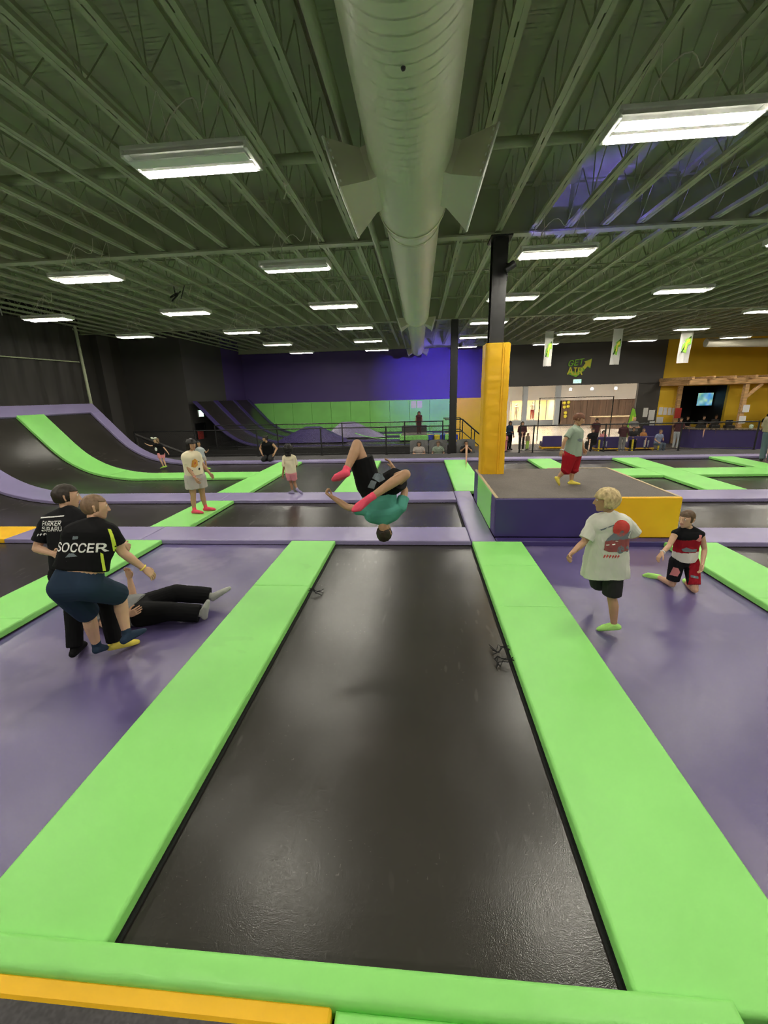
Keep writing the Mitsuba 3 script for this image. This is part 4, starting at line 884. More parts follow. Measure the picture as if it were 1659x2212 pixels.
    # hair
    if hair:
        hs = Solid(2); st = hair.get('style', 'short'); gr = hair.get('grow', .012)
        ell(hs, H + HU * .026 * hk - HF * .014 * hk, hf, (.099 + gr) * hk, (.079 + gr) * hk, (.099 + gr) * hk)
        cuts = []
        if st in ('short', 'mop'):
            dn = .030 if st == 'short' else .010
            cut = m3.Manifold.hull_points(np.vstack([H + HF * x * hk + HR * y * hk + HU * z * hk for x in (.02, .3) for y in (-.2, .2) for z in (-.3, hair.get('line', .062))]).astype(float))
            cut2 = m3.Manifold.hull_points(np.vstack([H + HF * x * hk + HR * y * hk + HU * z * hk for x, zz in ((-.3, -hair.get('nape', .05)), (.3, -.012)) for y in (-.2, .2) for z in (-.4, zz)]).astype(float))
            minus = cut + cut2
        elif st == 'long':
            ln = hair.get('len', .25)
            hs.hull((H - HF * .03 * hk + HU * .03 * hk + HR * .055 * hk, .055 * hk), (H - HF * .03 * hk + HU * .03 * hk - HR * .055 * hk, .055 * hk), (H - HF * .085 * hk - HU * ln * hk + HR * .055 * hk, .035 * hk), (H - HF * .085 * hk - HU * ln * hk - HR * .055 * hk, .035 * hk))
            minus = m3.Manifold.hull_points(np.vstack([H + HF * x * hk + HR * y * hk + HU * z * hk for x in (.015, .3) for y in (-.2, .2) for z in (-.5, hair.get('line', .06))]).astype(float))
        elif st == 'bun':
            hs.hull((H + HU * .10 * hk - HF * .09 * hk, .045 * hk), (H + HU * .08 * hk - HF * .06 * hk, .05 * hk))
            minus = m3.Manifold.hull_points(np.vstack([H + HF * x * hk + HR * y * hk + HU * z * hk for x in (.015, .3) for y in (-.2, .2) for z in (-.5, hair.get('line', .06))]).astype(float)) + m3.Manifold.hull_points(np.vstack([H + HF * x * hk + HR * y * hk + HU * z * hk for x in (-.3, .3) for y in (-.2, .2) for z in (-.4, -.06)]).astype(float))
        amp = hair.get('amp', .006)
        def hd(P, N):
            q = (P - H); a = q @ HR; b = q @ HF; c = q @ HU
            return amp * hk * 2 * (meshkit.fbm(np.stack([a * 90, b * 60, c * 25], -1), 3, 4) - .42)
        put('hair', hs.mesh(.010 * k if fine else .03 * k, 2, minus=minus, disp=hd), hair['m'], t, smooth=True)
    fold = lambda amp, s=1.0: (lambda P, N: amp * 2 * (meshkit.fbm(np.stack([(P @ right) * 16 * s + (P @ spine) * 5, (P @ fwd) * 16 * s, (P @ spine) * 6 * s], -1), 3, 11) - .5))
    out = {'key': t, 'frame': (PEL, right, fwd, spine)}
    # bottoms
    if bottom:
        Bm = Solid(2 if fine else 1); gb = g * bottom.get('loose', 1.12); fr = bottom.get('len', .85)
        Bm.hull((J['Pa'], .092 * k * gb), (J['Pb'], .092 * k * gb), (PEL + spine * L * .20 + right * .075 * k * g, .078 * k * gb), (PEL + spine * L * .20 - right * .075 * k * g, .078 * k * gb))
        for sd in 'ab':
            p0, k0, a0 = J['P' + sd], J['K' + sd], J['A' + sd]
            if fr <= 1:
                e = p0 + (k0 - p0) * fr; Bm.hull((p0, .095 * k * gb), (e, (.095 - .022 * fr) * k * gb * bottom.get('flare', 1.0), k0 - p0))
            else:
                Bm.hull((p0, .095 * k * gb), (k0, .068 * k * gb)); e = k0 + (a0 - k0) * (fr - 1); Bm.hull((k0, .068 * k * gb), (e, .058 * k * gb * bottom.get('flare', 1.0), a0 - k0))
        out['bottom'] = Bm.mesh(.016 * k if fine else .04 * k, 4, disp=fold(.005 * k))
        cm = bottom.get('colors')
        if cm: put(bottom.get('name', 'shorts'), out['bottom'], bottom['m'], t, smooth=True, color=cm(np.array(out['bottom'].vertices), out))
        else: put(bottom.get('name', 'shorts'), out['bottom'], bottom['m'], t, smooth=True)
    if top:
        Tm = Solid(2 if fine else 1); gt = g * top.get('loose', 1.12); hm = top.get('hem', .05); sl = top.get('sleeve', .6)
        lo = PEL + spine * hm * L
        lw = top.get('wide', 1.0)
        bl = top.get('belly', 0) * k
        Tm.hull((lo + right * .085 * k * g * lw, .095 * k * gt, spine), (lo - right * .085 * k * g * lw, .095 * k * gt, spine), (lo + fwd * (.03 * k + bl), .10 * k * gt, spine), (mid + right * .075 * k * g, .098 * k * gt), (mid - right * .075 * k * g, .098 * k * gt), (mid + fwd * (bl + .01 * k), .10 * k * gt))
        Tm.hull((mid + right * .075 * k * g, .098 * k * gt), (mid - right * .075 * k * g, .098 * k * gt), (mid + fwd * bl, .10 * k * gt), (ch + right * .092 * k * g + fwd * .015 * k, .098 * k * gt), (ch - right * .092 * k * g + fwd * .015 * k, .098 * k * gt))
        Tm.hull((ch + right * .092 * k * g, .096 * k * gt), (ch - right * .092 * k * g, .096 * k * gt), (J['Sa'] + spine * .004 * k, .056 * k), (J['Sb'] + spine * .004 * k, .056 * k), (NK - spine * .005 * k, .066 * k))
        if sl > 0:
            for sd in 'ab':
                s0, e0, w0 = J['S' + sd], J['E' + sd], J['W' + sd]
                if sl <= 1: e = s0 + (e0 - s0) * sl; Tm.hull((s0, .060 * k * g ** .5), (e, (.060 + .006 * top.get('loose', 1.1)) * k * g ** .5 * top.get('cuff', 1.0), e0 - s0))
                else: e = e0 + (w0 - e0) * (sl - 1); Tm.hull((s0, .060 * k), (e0, .048 * k)); Tm.hull((e0, .048 * k), (e, .040 * k, w0 - e0))
        neck = Solid(1).hull((NK + spine * .085 * k + fwd * .035 * k, .062 * k), (NK + spine * .05 * k + fwd * top.get('scoop', .03) * k, .055 * k)).parts[0]
        out['top'] = Tm.mesh(.014 * k if fine else .04 * k, 4, minus=neck, disp=fold(top.get('fold', .006) * k))
        cm = top.get('colors')
        if cm: put(top.get('name', 'shirt'), out['top'], top['m'], t, smooth=True, color=cm(np.array(out['top'].vertices), out))
        else: put(top.get('name', 'shirt'), out['top'], top['m'], t, smooth=True)
    if shoes:
        for sd in 'ab': put(shoes.get('name', 'sock'), J['_f' + sd].mesh(.014 * k if fine else .04 * k, 4), shoes['m'] if isinstance(shoes['m'], str) else shoes['m'][0 if sd == 'a' else 1], t, smooth=True)
    return out
from scipy.interpolate import LinearNDInterpolator
def printed(out, items, direction, centre, updir, on='top', lift=.004, k=1.0):
    """flat print shapes laid on a garment: items = (name, mesh in (u, v) metres, material, label); direction = way the print faces."""
    d = unit(direction); u_ = unit(np.cross(np.asarray(updir, float), d)); v_ = np.cross(d, u_)
    m = out[on]; V = np.array(m.vertices); N = np.array(m.vertex_normals); sel = N @ d > .1
    q = V[sel] - centre; w = LinearNDInterpolator(np.stack([q @ u_, q @ v_], 1), q @ d)
    for name, pm, bs, lab in items:
        pm = pm.copy(); vv, ff = trimesh.remesh.subdivide_to_size(pm.vertices, pm.faces, .03, max_iter=8)
        h = w(vv[:, 0], vv[:, 1]); ok = np.isfinite(h); h = np.where(ok, h, 0); ff = ff[ok[ff].all(1)]
        P = np.asarray(centre) + vv[:, :1] * u_ + vv[:, 1:2] * v_ + (h + lift)[:, None] * d
        put(name, trimesh.Trimesh(P, ff, process=False), bs, out['key'], label=lab)
def flat(poly):
    from shapely.geometry import Polygon
    v, f = trimesh.creation.triangulate_polygon(Polygon(poly) if not hasattr(poly, 'exterior') else poly, engine='earcut')
    return trimesh.Trimesh(np.column_stack([v, np.zeros(len(v))]), f, process=False)
def flat_text(s, h, x, y, shear=0, rot=0, bold=True):
    m = meshkit.text_mesh(s, h, .001, bold); V = np.array(m.vertices); top_ = V[:, 2] > .0005; f = m.faces[top_[m.faces].all(1)]
    V[:, 0] += V[:, 1] * shear; V[:, 2] = 0; c, s_ = math.cos(rot), math.sin(rot); V[:, :2] = V[:, :2] @ np.array([[c, s_], [-s_, c]]); V[:, 0] += x; V[:, 1] += y
    return trimesh.Trimesh(V, f, process=True)
def bracelet(out, J, sd, m, r=.029, f=.93, lab=None):
    p = np.asarray(J['E' + sd]) * (1 - f) + np.asarray(J['W' + sd]) * f; d = unit(np.asarray(J['W' + sd]) - np.asarray(J['E' + sd]))
    u = unit(np.cross(d, [0, 0, 1.0])); w = np.cross(d, u); a = np.arange(17) * PI / 8
    put('wristband', tube(p + r * (np.cos(a)[:, None] * u + np.sin(a)[:, None] * w), .007, 6), m, out['key'], smooth=True, label=lab)

def scribble(n, w, h, x, y, rot=0.0, seed=1):
    rg = random.Random(seed); ms = []
    for i in range(n):
        cx = x + w * i / n; ms.append(flat([(cx, y + rot * (cx - x)), (cx + w / n * .3, y + rot * (cx - x)), (cx + w / n * .75, y + h * rg.uniform(.6, 1) + rot * (cx - x)), (cx + w / n * .4, y + h + rot * (cx - x))]))
        ms.append(flat([(cx, y + h * .4), (cx + w / n * .8, y + h * .45), (cx + w / n * .8, y + h * .62), (cx, y + h * .58)]).apply_translation((0, rot * (cx - x), 0)))
    return cat(*ms)
# ---- the people on the near beds
BACK = (0, -1, 0)
JA = {'H': (-3.410, 3.620, 1.515), 'N': (-3.396, 3.580, 1.395), 'Sa': (-3.600, 3.55, 1.305), 'Sb': (-3.206, 3.54, 1.322), 'Ea': (-3.719, 3.470, 1.04), 'Wa': (-3.47, 3.39, 1.02), 'Eb': (-3.20, 3.74, 1.05), 'Wb': (-3.20, 3.95, .90), 'Pa': (-3.517, 3.47, .77), 'Pb': (-3.290, 3.47, .77), 'Ka': (-3.618, 3.60, .346), 'Aa': (-3.586, 3.46, -.075), 'Ta': (-3.66, 3.66, -.135), 'Kb': (-3.255, 3.62, .372), 'Ab': (-3.231, 3.573, -.075), 'Tb': (-3.072, 3.70, -.135)}
o = person('boy with dark hair in a black shirt and long black trousers, leftmost of the pair', JA, 1.0, 1.12, 'skin_fair', dict(m='cloth_black', sleeve=.72, hem=.12, loose=1.10), dict(m='cloth_jet', len=1.93, loose=1.12, name='trousers'), dict(m=['cloth_jet', 'sock_yellow'], h=.06), dict(m='hair_dark', style='short', nape=.075, grow=.010), face=(.75, .65, -.12))
printed(o, [('print', flat_text('PARKER', .044, -.17, .13, .25, .10), 'print_white', 'white lettering PARKER'), ('print', flat_text('SUBARU', .044, -.175, .075, .25, .10), 'print_white', 'white lettering SUBARU'),
            ('print', flat([(-.20, .195), (.07, .235), (.07, .246), (-.20, .208)]), 'print_white', None), ('print', scribble(5, .09, .026, -.20, .03, .1, 3), 'print_white', None)], (-.1, -1, .12), (-3.44, 3.5, 1.13), (.05, 0, 1))
JB = {'H': (-2.915, 3.36, 1.480), 'N': (-2.915, 3.315, 1.365), 'Sa': (-3.116, 3.29, 1.290), 'Sb': (-2.776, 3.300, 1.285), 'Ea': (-3.30, 3.45, 1.068), 'Wa': (-3.34, 3.66, .95), 'Eb': (-2.725, 3.33, 1.065), 'Wb': (-2.610, 3.42, .862), 'Pa': (-3.150, 3.10, .82), 'Pb': (-2.938, 3.100, .835), 'Ka': (-3.240, 3.36, .40), 'Aa': (-3.235, 3.36, .025), 'Ta': (-3.30, 3.52, -.10), 'Kb': (-2.960, 3.47, .555), 'Ab': (-2.868, 3.34, .18), 'Tb': (-2.83, 3.54, .12)}
o = person('sandy haired boy in a black shirt and blue shorts, jumping with one knee raised', JB, .97, 1.30, 'skin_fair', dict(m='cloth_jet', sleeve=.62, hem=.27, loose=1.06), dict(m='cloth_navy', len=.95, loose=1.12), dict(m='cloth_navy', h=.07), dict(m='hair_sandy', style='short', nape=.085, grow=.006, amp=.003), face=(.72, .68, -.15))
printed(o, [('print', flat_text('SOCCER', .075, -.19, .06, .05, -.02), 'print_white', 'white lettering SOCCER across the back'), ('print', scribble(8, .19, .03, -.11, -.20, -.03, 5), 'print_white', 'small white print low on the back'), ('print', flat([(-.03, .16), (.02, .165), (.03, .19), (-.02, .19)]), 'print_grey', None), ('print', flat([(-.07, .01), (.04, .02), (.0, .045), (-.04, .045)]), 'print_grey', None)], (-.05, -1, .2), (-2.97, 3.2, 1.08), (0, 0, 1))
printed(o, [('stripe', flat([(-.02, -.13), (.02, -.14), (.012, .06), (-.012, .07)]), 'print_yellow', 'yellow sleeve stripe')], (.75, -.6, .35), (-2.77, 3.28, 1.23), (-.1, 0, 1))
printed(o, [('stripe', flat([(-.01, -.16), (.016, -.16), (.022, .02), (0, .04)]), 'print_yellow', 'yellow side stripe')], (.8, -.6, 0), (-2.86, 3.2, 1.10), (0, 0, 1))
bracelet(o, JB, 'b', 'band_yellow', .030, lab='yellow wristband')
JC = {'H': (-3.98, 4.15, .03), 'N': (-3.83, 4.15, .00), 'Sb': (-3.76, 3.98, -.01), 'Sa': (-3.78, 4.34, -.01), 'Eb': (-3.52, 3.86, -.04), 'Wb': (-3.30, 3.92, .06), 'Ea': (-3.50, 4.30, .10), 'Wa': (-3.535, 4.35, .318), 'Pb': (-3.264, 4.08, -.01), 'Pa': (-3.33, 4.28, -.01), 'Kb': (-2.91, 4.10, .02), 'Ab': (-2.576, 4.19, -.055), 'Tb': (-2.49, 4.19, .10), 'Ka': (-3.02, 4.42, .09), 'Aa': (-2.60, 4.52, .0), 'Ta': (-2.41, 4.58, .08), 'Da': (0, 0, 1)}
person('person lying on the purple jump bed in black trousers, one forearm raised', JC, 1.0, 1.3, 'skin_fair', dict(m='cloth_grey', sleeve=.6, hem=.02), dict(m='cloth_jet', len=1.9, loose=1.22, flare=1.15, name='trousers'), dict(m='cloth_sock', h=.08), dict(m='hair_brown', style='short', nape=.07), face=(0, -.1, 1), up=(-1, 0, 0), fine=True)
JD = {'H': (-.401, 4.470, .900), 'N': (-.403, 4.450, 1.021), 'Sb': (-.585, 4.450, 1.140), 'Sa': (-.205, 4.450, 1.180), 'Eb': (-.825, 4.52, 1.163), 'Wb': (-1.000, 4.56, 1.27), 'Ea': (-.165, 4.60, 1.337), 'Wa': (-.300, 4.71, 1.575), 'Pb': (-.575, 4.560, 1.42), 'Pa': (-.385, 4.560, 1.395), 'Kb': (-.690, 4.560, 1.875), 'Ab': (-.796, 4.330, 1.60), 'Tb': (-.935, 4.39, 1.51), 'Ka': (-.150, 4.41, 1.560), 'Aa': (-.530, 4.20, 1.345), 'Ta': (-.690, 4.15, 1.225)}
o = person('boy upside down in mid flip, teal shirt, black shorts and pink socks', JD, .98, 1.12, 'skin_tan', dict(m='cloth_teal', sleeve=.55, hem=.28, loose=1.05), dict(m='cloth_jet', len=.66, loose=1.38, flare=1.1), dict(m='cloth_hotpink', h=.07), dict(m='hair_dark', style='short', nape=.085, grow=.010), face=(.30, .80, .42), up=(0, .15, -1), curl=(.5, 1.4))
printed(o, [('print', flat([(-.05, .02), (.03, -.03), (.10, .01), (.06, .06), (-.02, .07)]), 'print_grey', 'grey panel'), ('print', flat([(-.10, -.08), (-.03, -.10), (.0, -.02), (-.06, .0)]), 'print_grey', None)], (0, -1, .1), (-.47, 4.4, 1.50), (0, 0, 1), on='bottom')
bracelet(o, JD, 'b', 'band_white', .028, .12)
JE = {'H': (1.840, 4.12, 1.325), 'N': (1.892, 4.12, 1.195), 'Sa': (1.765, 4.12, 1.115), 'Sb': (2.045, 4.12, 1.122), 'Ea': (1.650, 4.06, .915), 'Wa': (1.520, 3.97, .845), 'Eb': (2.205, 4.18, .95), 'Wb': (2.20, 4.40, .86), 'Pa': (1.850, 4.15, .63), 'Pb': (2.000, 4.12, .64), 'Ka': (1.99, 4.36, .30), 'Aa': (2.13, 4.68, .22), 'Ta': (2.16, 4.76, .07), 'Kb': (2.036, 4.15, .27), 'Ab': (2.085, 4.12, -.055), 'Tb': (1.95, 4.16, -.125)}
o = person('blond boy standing in an oversized white T-shirt with a car print, seen from behind', JE, .88, 1.05, 'skin_tan', dict(m='cloth_white', sleeve=.84, hem=-.20, loose=1.40, wide=1.5, cuff=1.15, fold=.014), dict(m='cloth_charcoal', len=.90, loose=1.12, flare=1.22), dict(m='sock_lime', h=.02), dict(m='hair_blond', style='mop', nape=.085, line=.045, grow=.022, amp=.010), face=(-.95, .30, -.05), headk=1.12, curl=(1.2, .8))
printed(o, [(n_, m_.apply_scale(1.22).apply_translation((-.045, .01, 0)), b_, l_) for n_, m_, b_, l_ in (('print', flat([(.055 + .068 * math.cos(a), .135 + .068 * math.sin(a)) for a in np.linspace(0, 2 * PI, 24)[:-1]]), 'print_red', 'red round sun'),
            ('print', flat([(-.055, .05), (.0, .10), (.035, .085), (.06, .13), (.09, .095), (.15, .105), (.12, .06)]), 'print_grey', 'grey mountain shape'),
            ('print', flat([(-.06, .035), (-.03, .075), (.09, .085), (.13, .04)]), 'print_grey', 'grey car roof'),
            ('print', flat([(-.07, -.04), (-.065, .03), (.0, .045), (.14, .04), (.155, -.03), (.13, -.065), (-.03, -.06)]), 'print_wine', 'dark red car body'),
            ('print', flat([(.06 + .03 * math.cos(a), -.045 + .035 * math.sin(a)) for a in np.linspace(0, 2 * PI, 14)[:-1]]), 'print_grey', None),
            ('print', flat([(.125 + .022 * math.cos(a), -.045 + .03 * math.sin(a)) for a in np.linspace(0, 2 * PI, 14)[:-1]]), 'print_grey', None),
            ('print', flat([(-.055, -.005), (.03, .002), (.03, .012), (-.055, .005)]), 'print_white', None),
            ('print', flat([(-.10, .125), (.0, .165), (.0, .172), (-.11, .135)]), 'print_grey', None),
            ('print', scribble(6, .13, .03, -.07, -.11, -.08, 7), 'print_red', 'red script under the car'))], (.10, -1, .1), (1.95, 4.05, .90), (-.05, 0, 1), lift=.006)
SH = lambda bands: (lambda V, out: np.array([[c for f, c in bands if s <= f][0] for s in ((V - out['frame'][0]) @ out['frame'][3])]))
scene['vertex_cloth'] = {'type': 'twosided', 'bsdf': {'type': 'principled', 'base_color': {'type': 'mesh_attribute', 'name': 'vertex_color'}, 'roughness': .85, 'specular': .15}}
JF = {'H': (3.275, 5.14, .825), 'N': (3.345, 5.19, .700), 'Sb': (3.180, 5.15, .640), 'Sa': (3.495, 5.17, .620), 'Eb': (3.090, 5.08, .500), 'Wb': (2.975, 5.00, .44), 'Ea': (3.575, 5.17, .425), 'Wa': (3.506, 5.06, .26), 'Db': (-.55, -.15, -.8), 'Pb': (3.295, 5.20, .245), 'Pa': (3.465, 5.20, .235), 'Kb': (3.275, 5.19, -.068), 'Ab': (3.225, 5.43, -.08), 'Tb': (3.09, 5.51, -.09), 'Ka': (3.462, 5.04, -.072), 'Aa': (3.54, 5.33, -.115), 'Ta': (3.59, 5.50, -.15)}
o = person('boy kneeling in a sleeveless black, red and white shirt, glancing sideways', JF, .80, .98, 'skin_fair', dict(m='vertex_cloth', sleeve=0, hem=.06, loose=1.16, colors=SH([(.16, (.66, .62, .58)), (.335, (.30, .012, .022)), (9, (.008, .008, .010))])), dict(m='vertex_cloth', len=.82, loose=1.22, colors=lambda V, out: np.where(((V - out['frame'][0]) @ out['frame'][1] < -.015)[:, None], [[.30, .012, .022]], [[.010, .010, .012]])), dict(m='sock_lime', h=.03), dict(m='hair_brown', style='short', nape=.05, grow=.006, amp=.003, line=.055), face=(-.88, -.42, -.08), headk=1.16)
printed(o, [('print', flat([(.05, .02), (.10, .0), (.135, .02), (.115, .05), (.125, .085), (.085, .09), (.08, .055)]), 'print_pink', 'pink emblem'), ('print', flat([(-.09, -.10), (-.04, -.075), (.03, -.10), (.09, -.095), (.09, -.13), (.0, -.135), (-.07, -.13)]), 'print_grey', 'grey script')], (-.1, -1, .15), (3.345, 5.05, .555), (0, 0, 1))
printed(o, [('print', flat([(-.05, -.05), (.03, -.06), (.05, .0), (.02, .05), (-.03, .06), (-.04, .0)]), 'print_pink', 'pink print'), ('print', flat([(.16, -.05), (.24, -.06), (.24, -.03), (.16, -.02)]), 'print_grey', None)], (-.2, -1, .25), (3.235, 5.05, .15), (0, 0, 1), on='bottom')
bracelet(o, JF, 'b', 'band_white', .026)
JG = {'H': (-4.80, 8.40, 1.470), 'N': (-4.855, 8.400, 1.330), 'Sb': (-4.890, 8.27, 1.275), 'Sa': (-4.83, 8.54, 1.268), 'Eb': (-4.850, 8.22, 1.020), 'Wb': (-4.70, 8.18, .80), 'Ea': (-4.72, 8.62, .99), 'Wa': (-4.59, 8.60, .82), 'Pb': (-4.87, 8.32, .80), 'Pa': (-4.80, 8.50, .78), 'Kb': (-4.885, 8.31, .40), 'Ab': (-4.906, 8.30, .055), 'Tb': (-4.71, 8.26, .025), 'Ka': (-4.79, 8.52, .39), 'Aa': (-4.765, 8.53, .055), 'Ta': (-4.56, 8.52, .025)}
o = person('girl standing on a green pad in a cream printed T-shirt and pale shorts', JG, .92, 1.22, 'skin_tan', dict(m='cloth_cream', sleeve=.72, hem=.10, loose=1.22, fold=.008), dict(m='cloth_oatmeal', len=.62, loose=1.35, flare=1.15), dict(m='cloth_hotpink', h=.09), dict(m='hair_black', style='long', len=.18, line=.05, grow=.032, amp=.010), face=(.92, -.32, -.05), fine=True)
printed(o, [('print', flat([(-.08, -.06), (.0, -.09), (.08, -.05), (.09, .04), (.03, .10), (-.05, .07)]), 'print_orange', 'orange picture'), ('print', flat([(-.02, -.03), (.04, -.02), (.05, .04), (.0, .02)]), 'print_red', None), ('print', flat([(.06, -.13), (.10, -.10), (.12, -.14), (.09, -.16)]), 'cloth_charcoal', None), ('print', flat([(-.10, -.15), (-.06, -.13), (-.06, -.16)]), 'cloth_charcoal', None), ('print', flat([(.10, .02), (.13, .04), (.13, .0)]), 'cloth_charcoal', None)], (.80, -.6, 0), (-4.82, 8.35, 1.10), (0, 0, 1))
bracelet(o, JG, 'b', 'cloth_pink', .030, .85)
JH = {'H': (2.81, 7.70, 1.885), 'N': (2.765, 7.70, 1.765), 'Sb': (2.655, 7.56, 1.715), 'Sa': (2.855, 7.82, 1.70), 'Eb': (2.530, 7.50, 1.545), 'Wb': (2.490, 7.48, 1.375), 'Ea': (2.95, 7.86, 1.48), 'Wa': (2.99, 7.82, 1.35), 'Pb': (2.690, 7.65, 1.25), 'Pa': (2.815, 7.76, 1.235), 'Kb': (2.655, 7.65, 1.00), 'Ab': (2.525, 7.68, .835), 'Tb': (2.57, 7.68, .715), 'Ka': (2.82, 7.76, .99), 'Aa': (2.800, 7.75, .752), 'Ta': (2.94, 7.72, .72)}
o = person('red haired boy walking on the platform in a sage T-shirt and red shorts', JH, .72, 1.35, 'skin_tan', dict(m='cloth_sage', sleeve=.72, hem=.02, loose=1.16, belly=.035), dict(m='cloth_red', len=1.12, loose=1.35, flare=1.3), dict(m='sock_yellow', h=.06), dict(m='hair_auburn', style='short', nape=.045, grow=.012, line=.05), face=(.88, -.32, -.38), headk=1.22)
printed(o, [('print', flat([(-.09, 0), (-.03, .03), (.02, .0), (.09, .02), (.08, -.03), (.02, -.05), (-.05, -.03)]), 'print_grey', 'grey green script')], (.75, -.65, 0), (2.78, 7.62, 1.55), (0, 0, 1))
bracelet(o, JH, 'b', 'band_white', .030)
JI = {'H': (-5.97, 15.72, .862), 'N': (-5.93, 15.76, .72), 'Sb': (-6.10, 15.75, .665), 'Sa': (-5.72, 15.75, .66), 'Eb': (-6.24, 15.80, .47), 'Wb': (-6.12, 15.62, .30), 'Ea': (-5.57, 15.80, .475), 'Wa': (-5.62, 15.62, .29), 'Pb': (-6.04, 15.88, .17), 'Pa': (-5.84, 15.88, .17), 'Kb': (-6.04, 15.50, .085), 'Ab': (-6.05, 15.92, .045), 'Tb': (-6.04, 16.10, .03), 'Ka': (-5.78, 15.50, .085), 'Aa': (-5.83, 15.92, .045), 'Ta': (-5.84, 16.10, .03)}
person('woman in black kneeling on the far purple pad with hands on her thighs', JI, .94, 1.22, 'skin_tan', dict(m='cloth_jet', sleeve=0, hem=.03, scoop=.055), dict(m='cloth_charcoal', len=1.9, loose=1.08, name='trousers'), dict(m='cloth_sock', h=.06), dict(m='hair_black', style='bun', line=.045), face=(-.72, -.68, 0))
JJ = {'H': (-3.265, 10.10, 1.135), 'N': (-3.262, 10.10, 1.003), 'Sa': (-3.395, 10.10, .945), 'Sb': (-3.130, 10.10, .945), 'Ea': (-3.415, 10.08, .70), 'Wa': (-3.455, 10.06, .50), 'Eb': (-3.11, 10.17, .735), 'Wb': (-3.20, 10.30, .62), 'Pa': (-3.315, 10.10, .53), 'Pb': (-3.190, 10.10, .53), 'Ka': (-3.30, 10.17, .27), 'Aa': (-3.250, 10.10, .045), 'Ta': (-3.37, 10.16, .02), 'Kb': (-3.21, 10.20, .27), 'Ab': (-3.09, 10.00, .13), 'Tb': (-2.97, 10.02, .02)}
person('little girl with bushy black hair walking away in a cream top and pink shorts', JJ, .70, 1.0, 'skin_brown', dict(m='cloth_cream', sleeve=.95, hem=.02, loose=1.28, cuff=1.1), dict(m='cloth_pink', len=.62, loose=1.3, flare=1.1), dict(m='cloth_lilac', h=.07), dict(m='hair_black', style='long', len=.15, grow=.055, amp=.020), face=(.05, 1, .05), headk=1.2)
JK = {'H': (-9.67, 14.58, 1.04), 'N': (-9.62, 14.60, .93), 'Sb': (-9.72, 14.55, .875), 'Sa': (-9.53, 14.65, .865), 'Eb': (-9.85, 14.46, .87), 'Wb': (-9.95, 14.42, .93), 'Ea': (-9.43, 14.66, .72), 'Wa': (-9.31, 14.62, .58), 'Pb': (-9.63, 14.57, .54), 'Pa': (-9.54, 14.65, .53), 'Kb': (-9.61, 14.55, .31), 'Ab': (-9.555, 14.58, .075), 'Tb': (-9.67, 14.55, .02), 'Ka': (-9.55, 14.64, .31), 'Aa': (-9.51, 14.66, .08), 'Ta': (-9.61, 14.62, .025)}
for n_ in JK: JK[n_] = tuple(np.array(JK[n_]) - [0, 0, .07])
o = person('toddler with a white bow, black shirt and pink shorts at the foot of the ramp', JK, .56, 1.1, 'skin_fair', dict(m='cloth_jet', sleeve=.5, hem=-.02, loose=1.25), dict(m='cloth_pink', len=.6, loose=1.3), dict(m='cloth_lime', h=.05), dict(m='hair_sandy', style='long', len=.07, line=.05), face=(-.75, -.65, 0), headk=1.45)
for s in (-1, 1): put('hair_bow', trimesh.creation.icosphere(2, 1.0).apply_transform(np.array([[.065, 0, s * .01, JK['H'][0] - .04 + s * .055], [0, .03, 0, JK['H'][1] - .06], [s * .01, 0, .04, JK['H'][2] + .10], [0, 0, 0, 1]])), 'cloth_white', o['key'], smooth=True)
put('print', trimesh.creation.icosphere(1, 1).apply_transform(np.array([[.05, 0, 0, -9.66], [0, .012, 0, 14.47], [0, 0, .075, .67], [0, 0, 0, 1.0]])), 'print_white', o['key'])
JL = {'H': (-8.016, 14.50, .845), 'N': (-8.00, 14.50, .72), 'Sb': (-8.09, 14.43, .66), 'Sa': (-7.915, 14.57, .64), 'Eb': (-8.13, 14.40, .50), 'Wb': (-8.05, 14.36, .38), 'Ea': (-7.83, 14.60, .50), 'Wa': (-7.72, 14.55, .58), 'Pb': (-8.00, 14.46, .36), 'Pa': (-7.92, 14.56, .35), 'Kb': (-7.97, 14.46, .16), 'Ab': (-7.96, 14.48, -.055), 'Tb': (-7.84, 14.46, -.085), 'Ka': (-7.88, 14.56, .16), 'Aa': (-7.87, 14.58, -.055), 'Ta': (-7.73, 14.55, -.085)}
person('small child in a pale shirt and yellow socks, half hidden behind the printed T-shirt girl', JL, .54, 1.1, 'skin_tan', dict(m='cloth_palegrey', sleeve=.6, hem=0, loose=1.2), dict(m='cloth_oatmeal', len=.7, loose=1.25), dict(m='cloth_lime', h=.05), dict(m='hair_black', style='short'), face=(.85, -.5, 0), headk=1.5, fine=False)
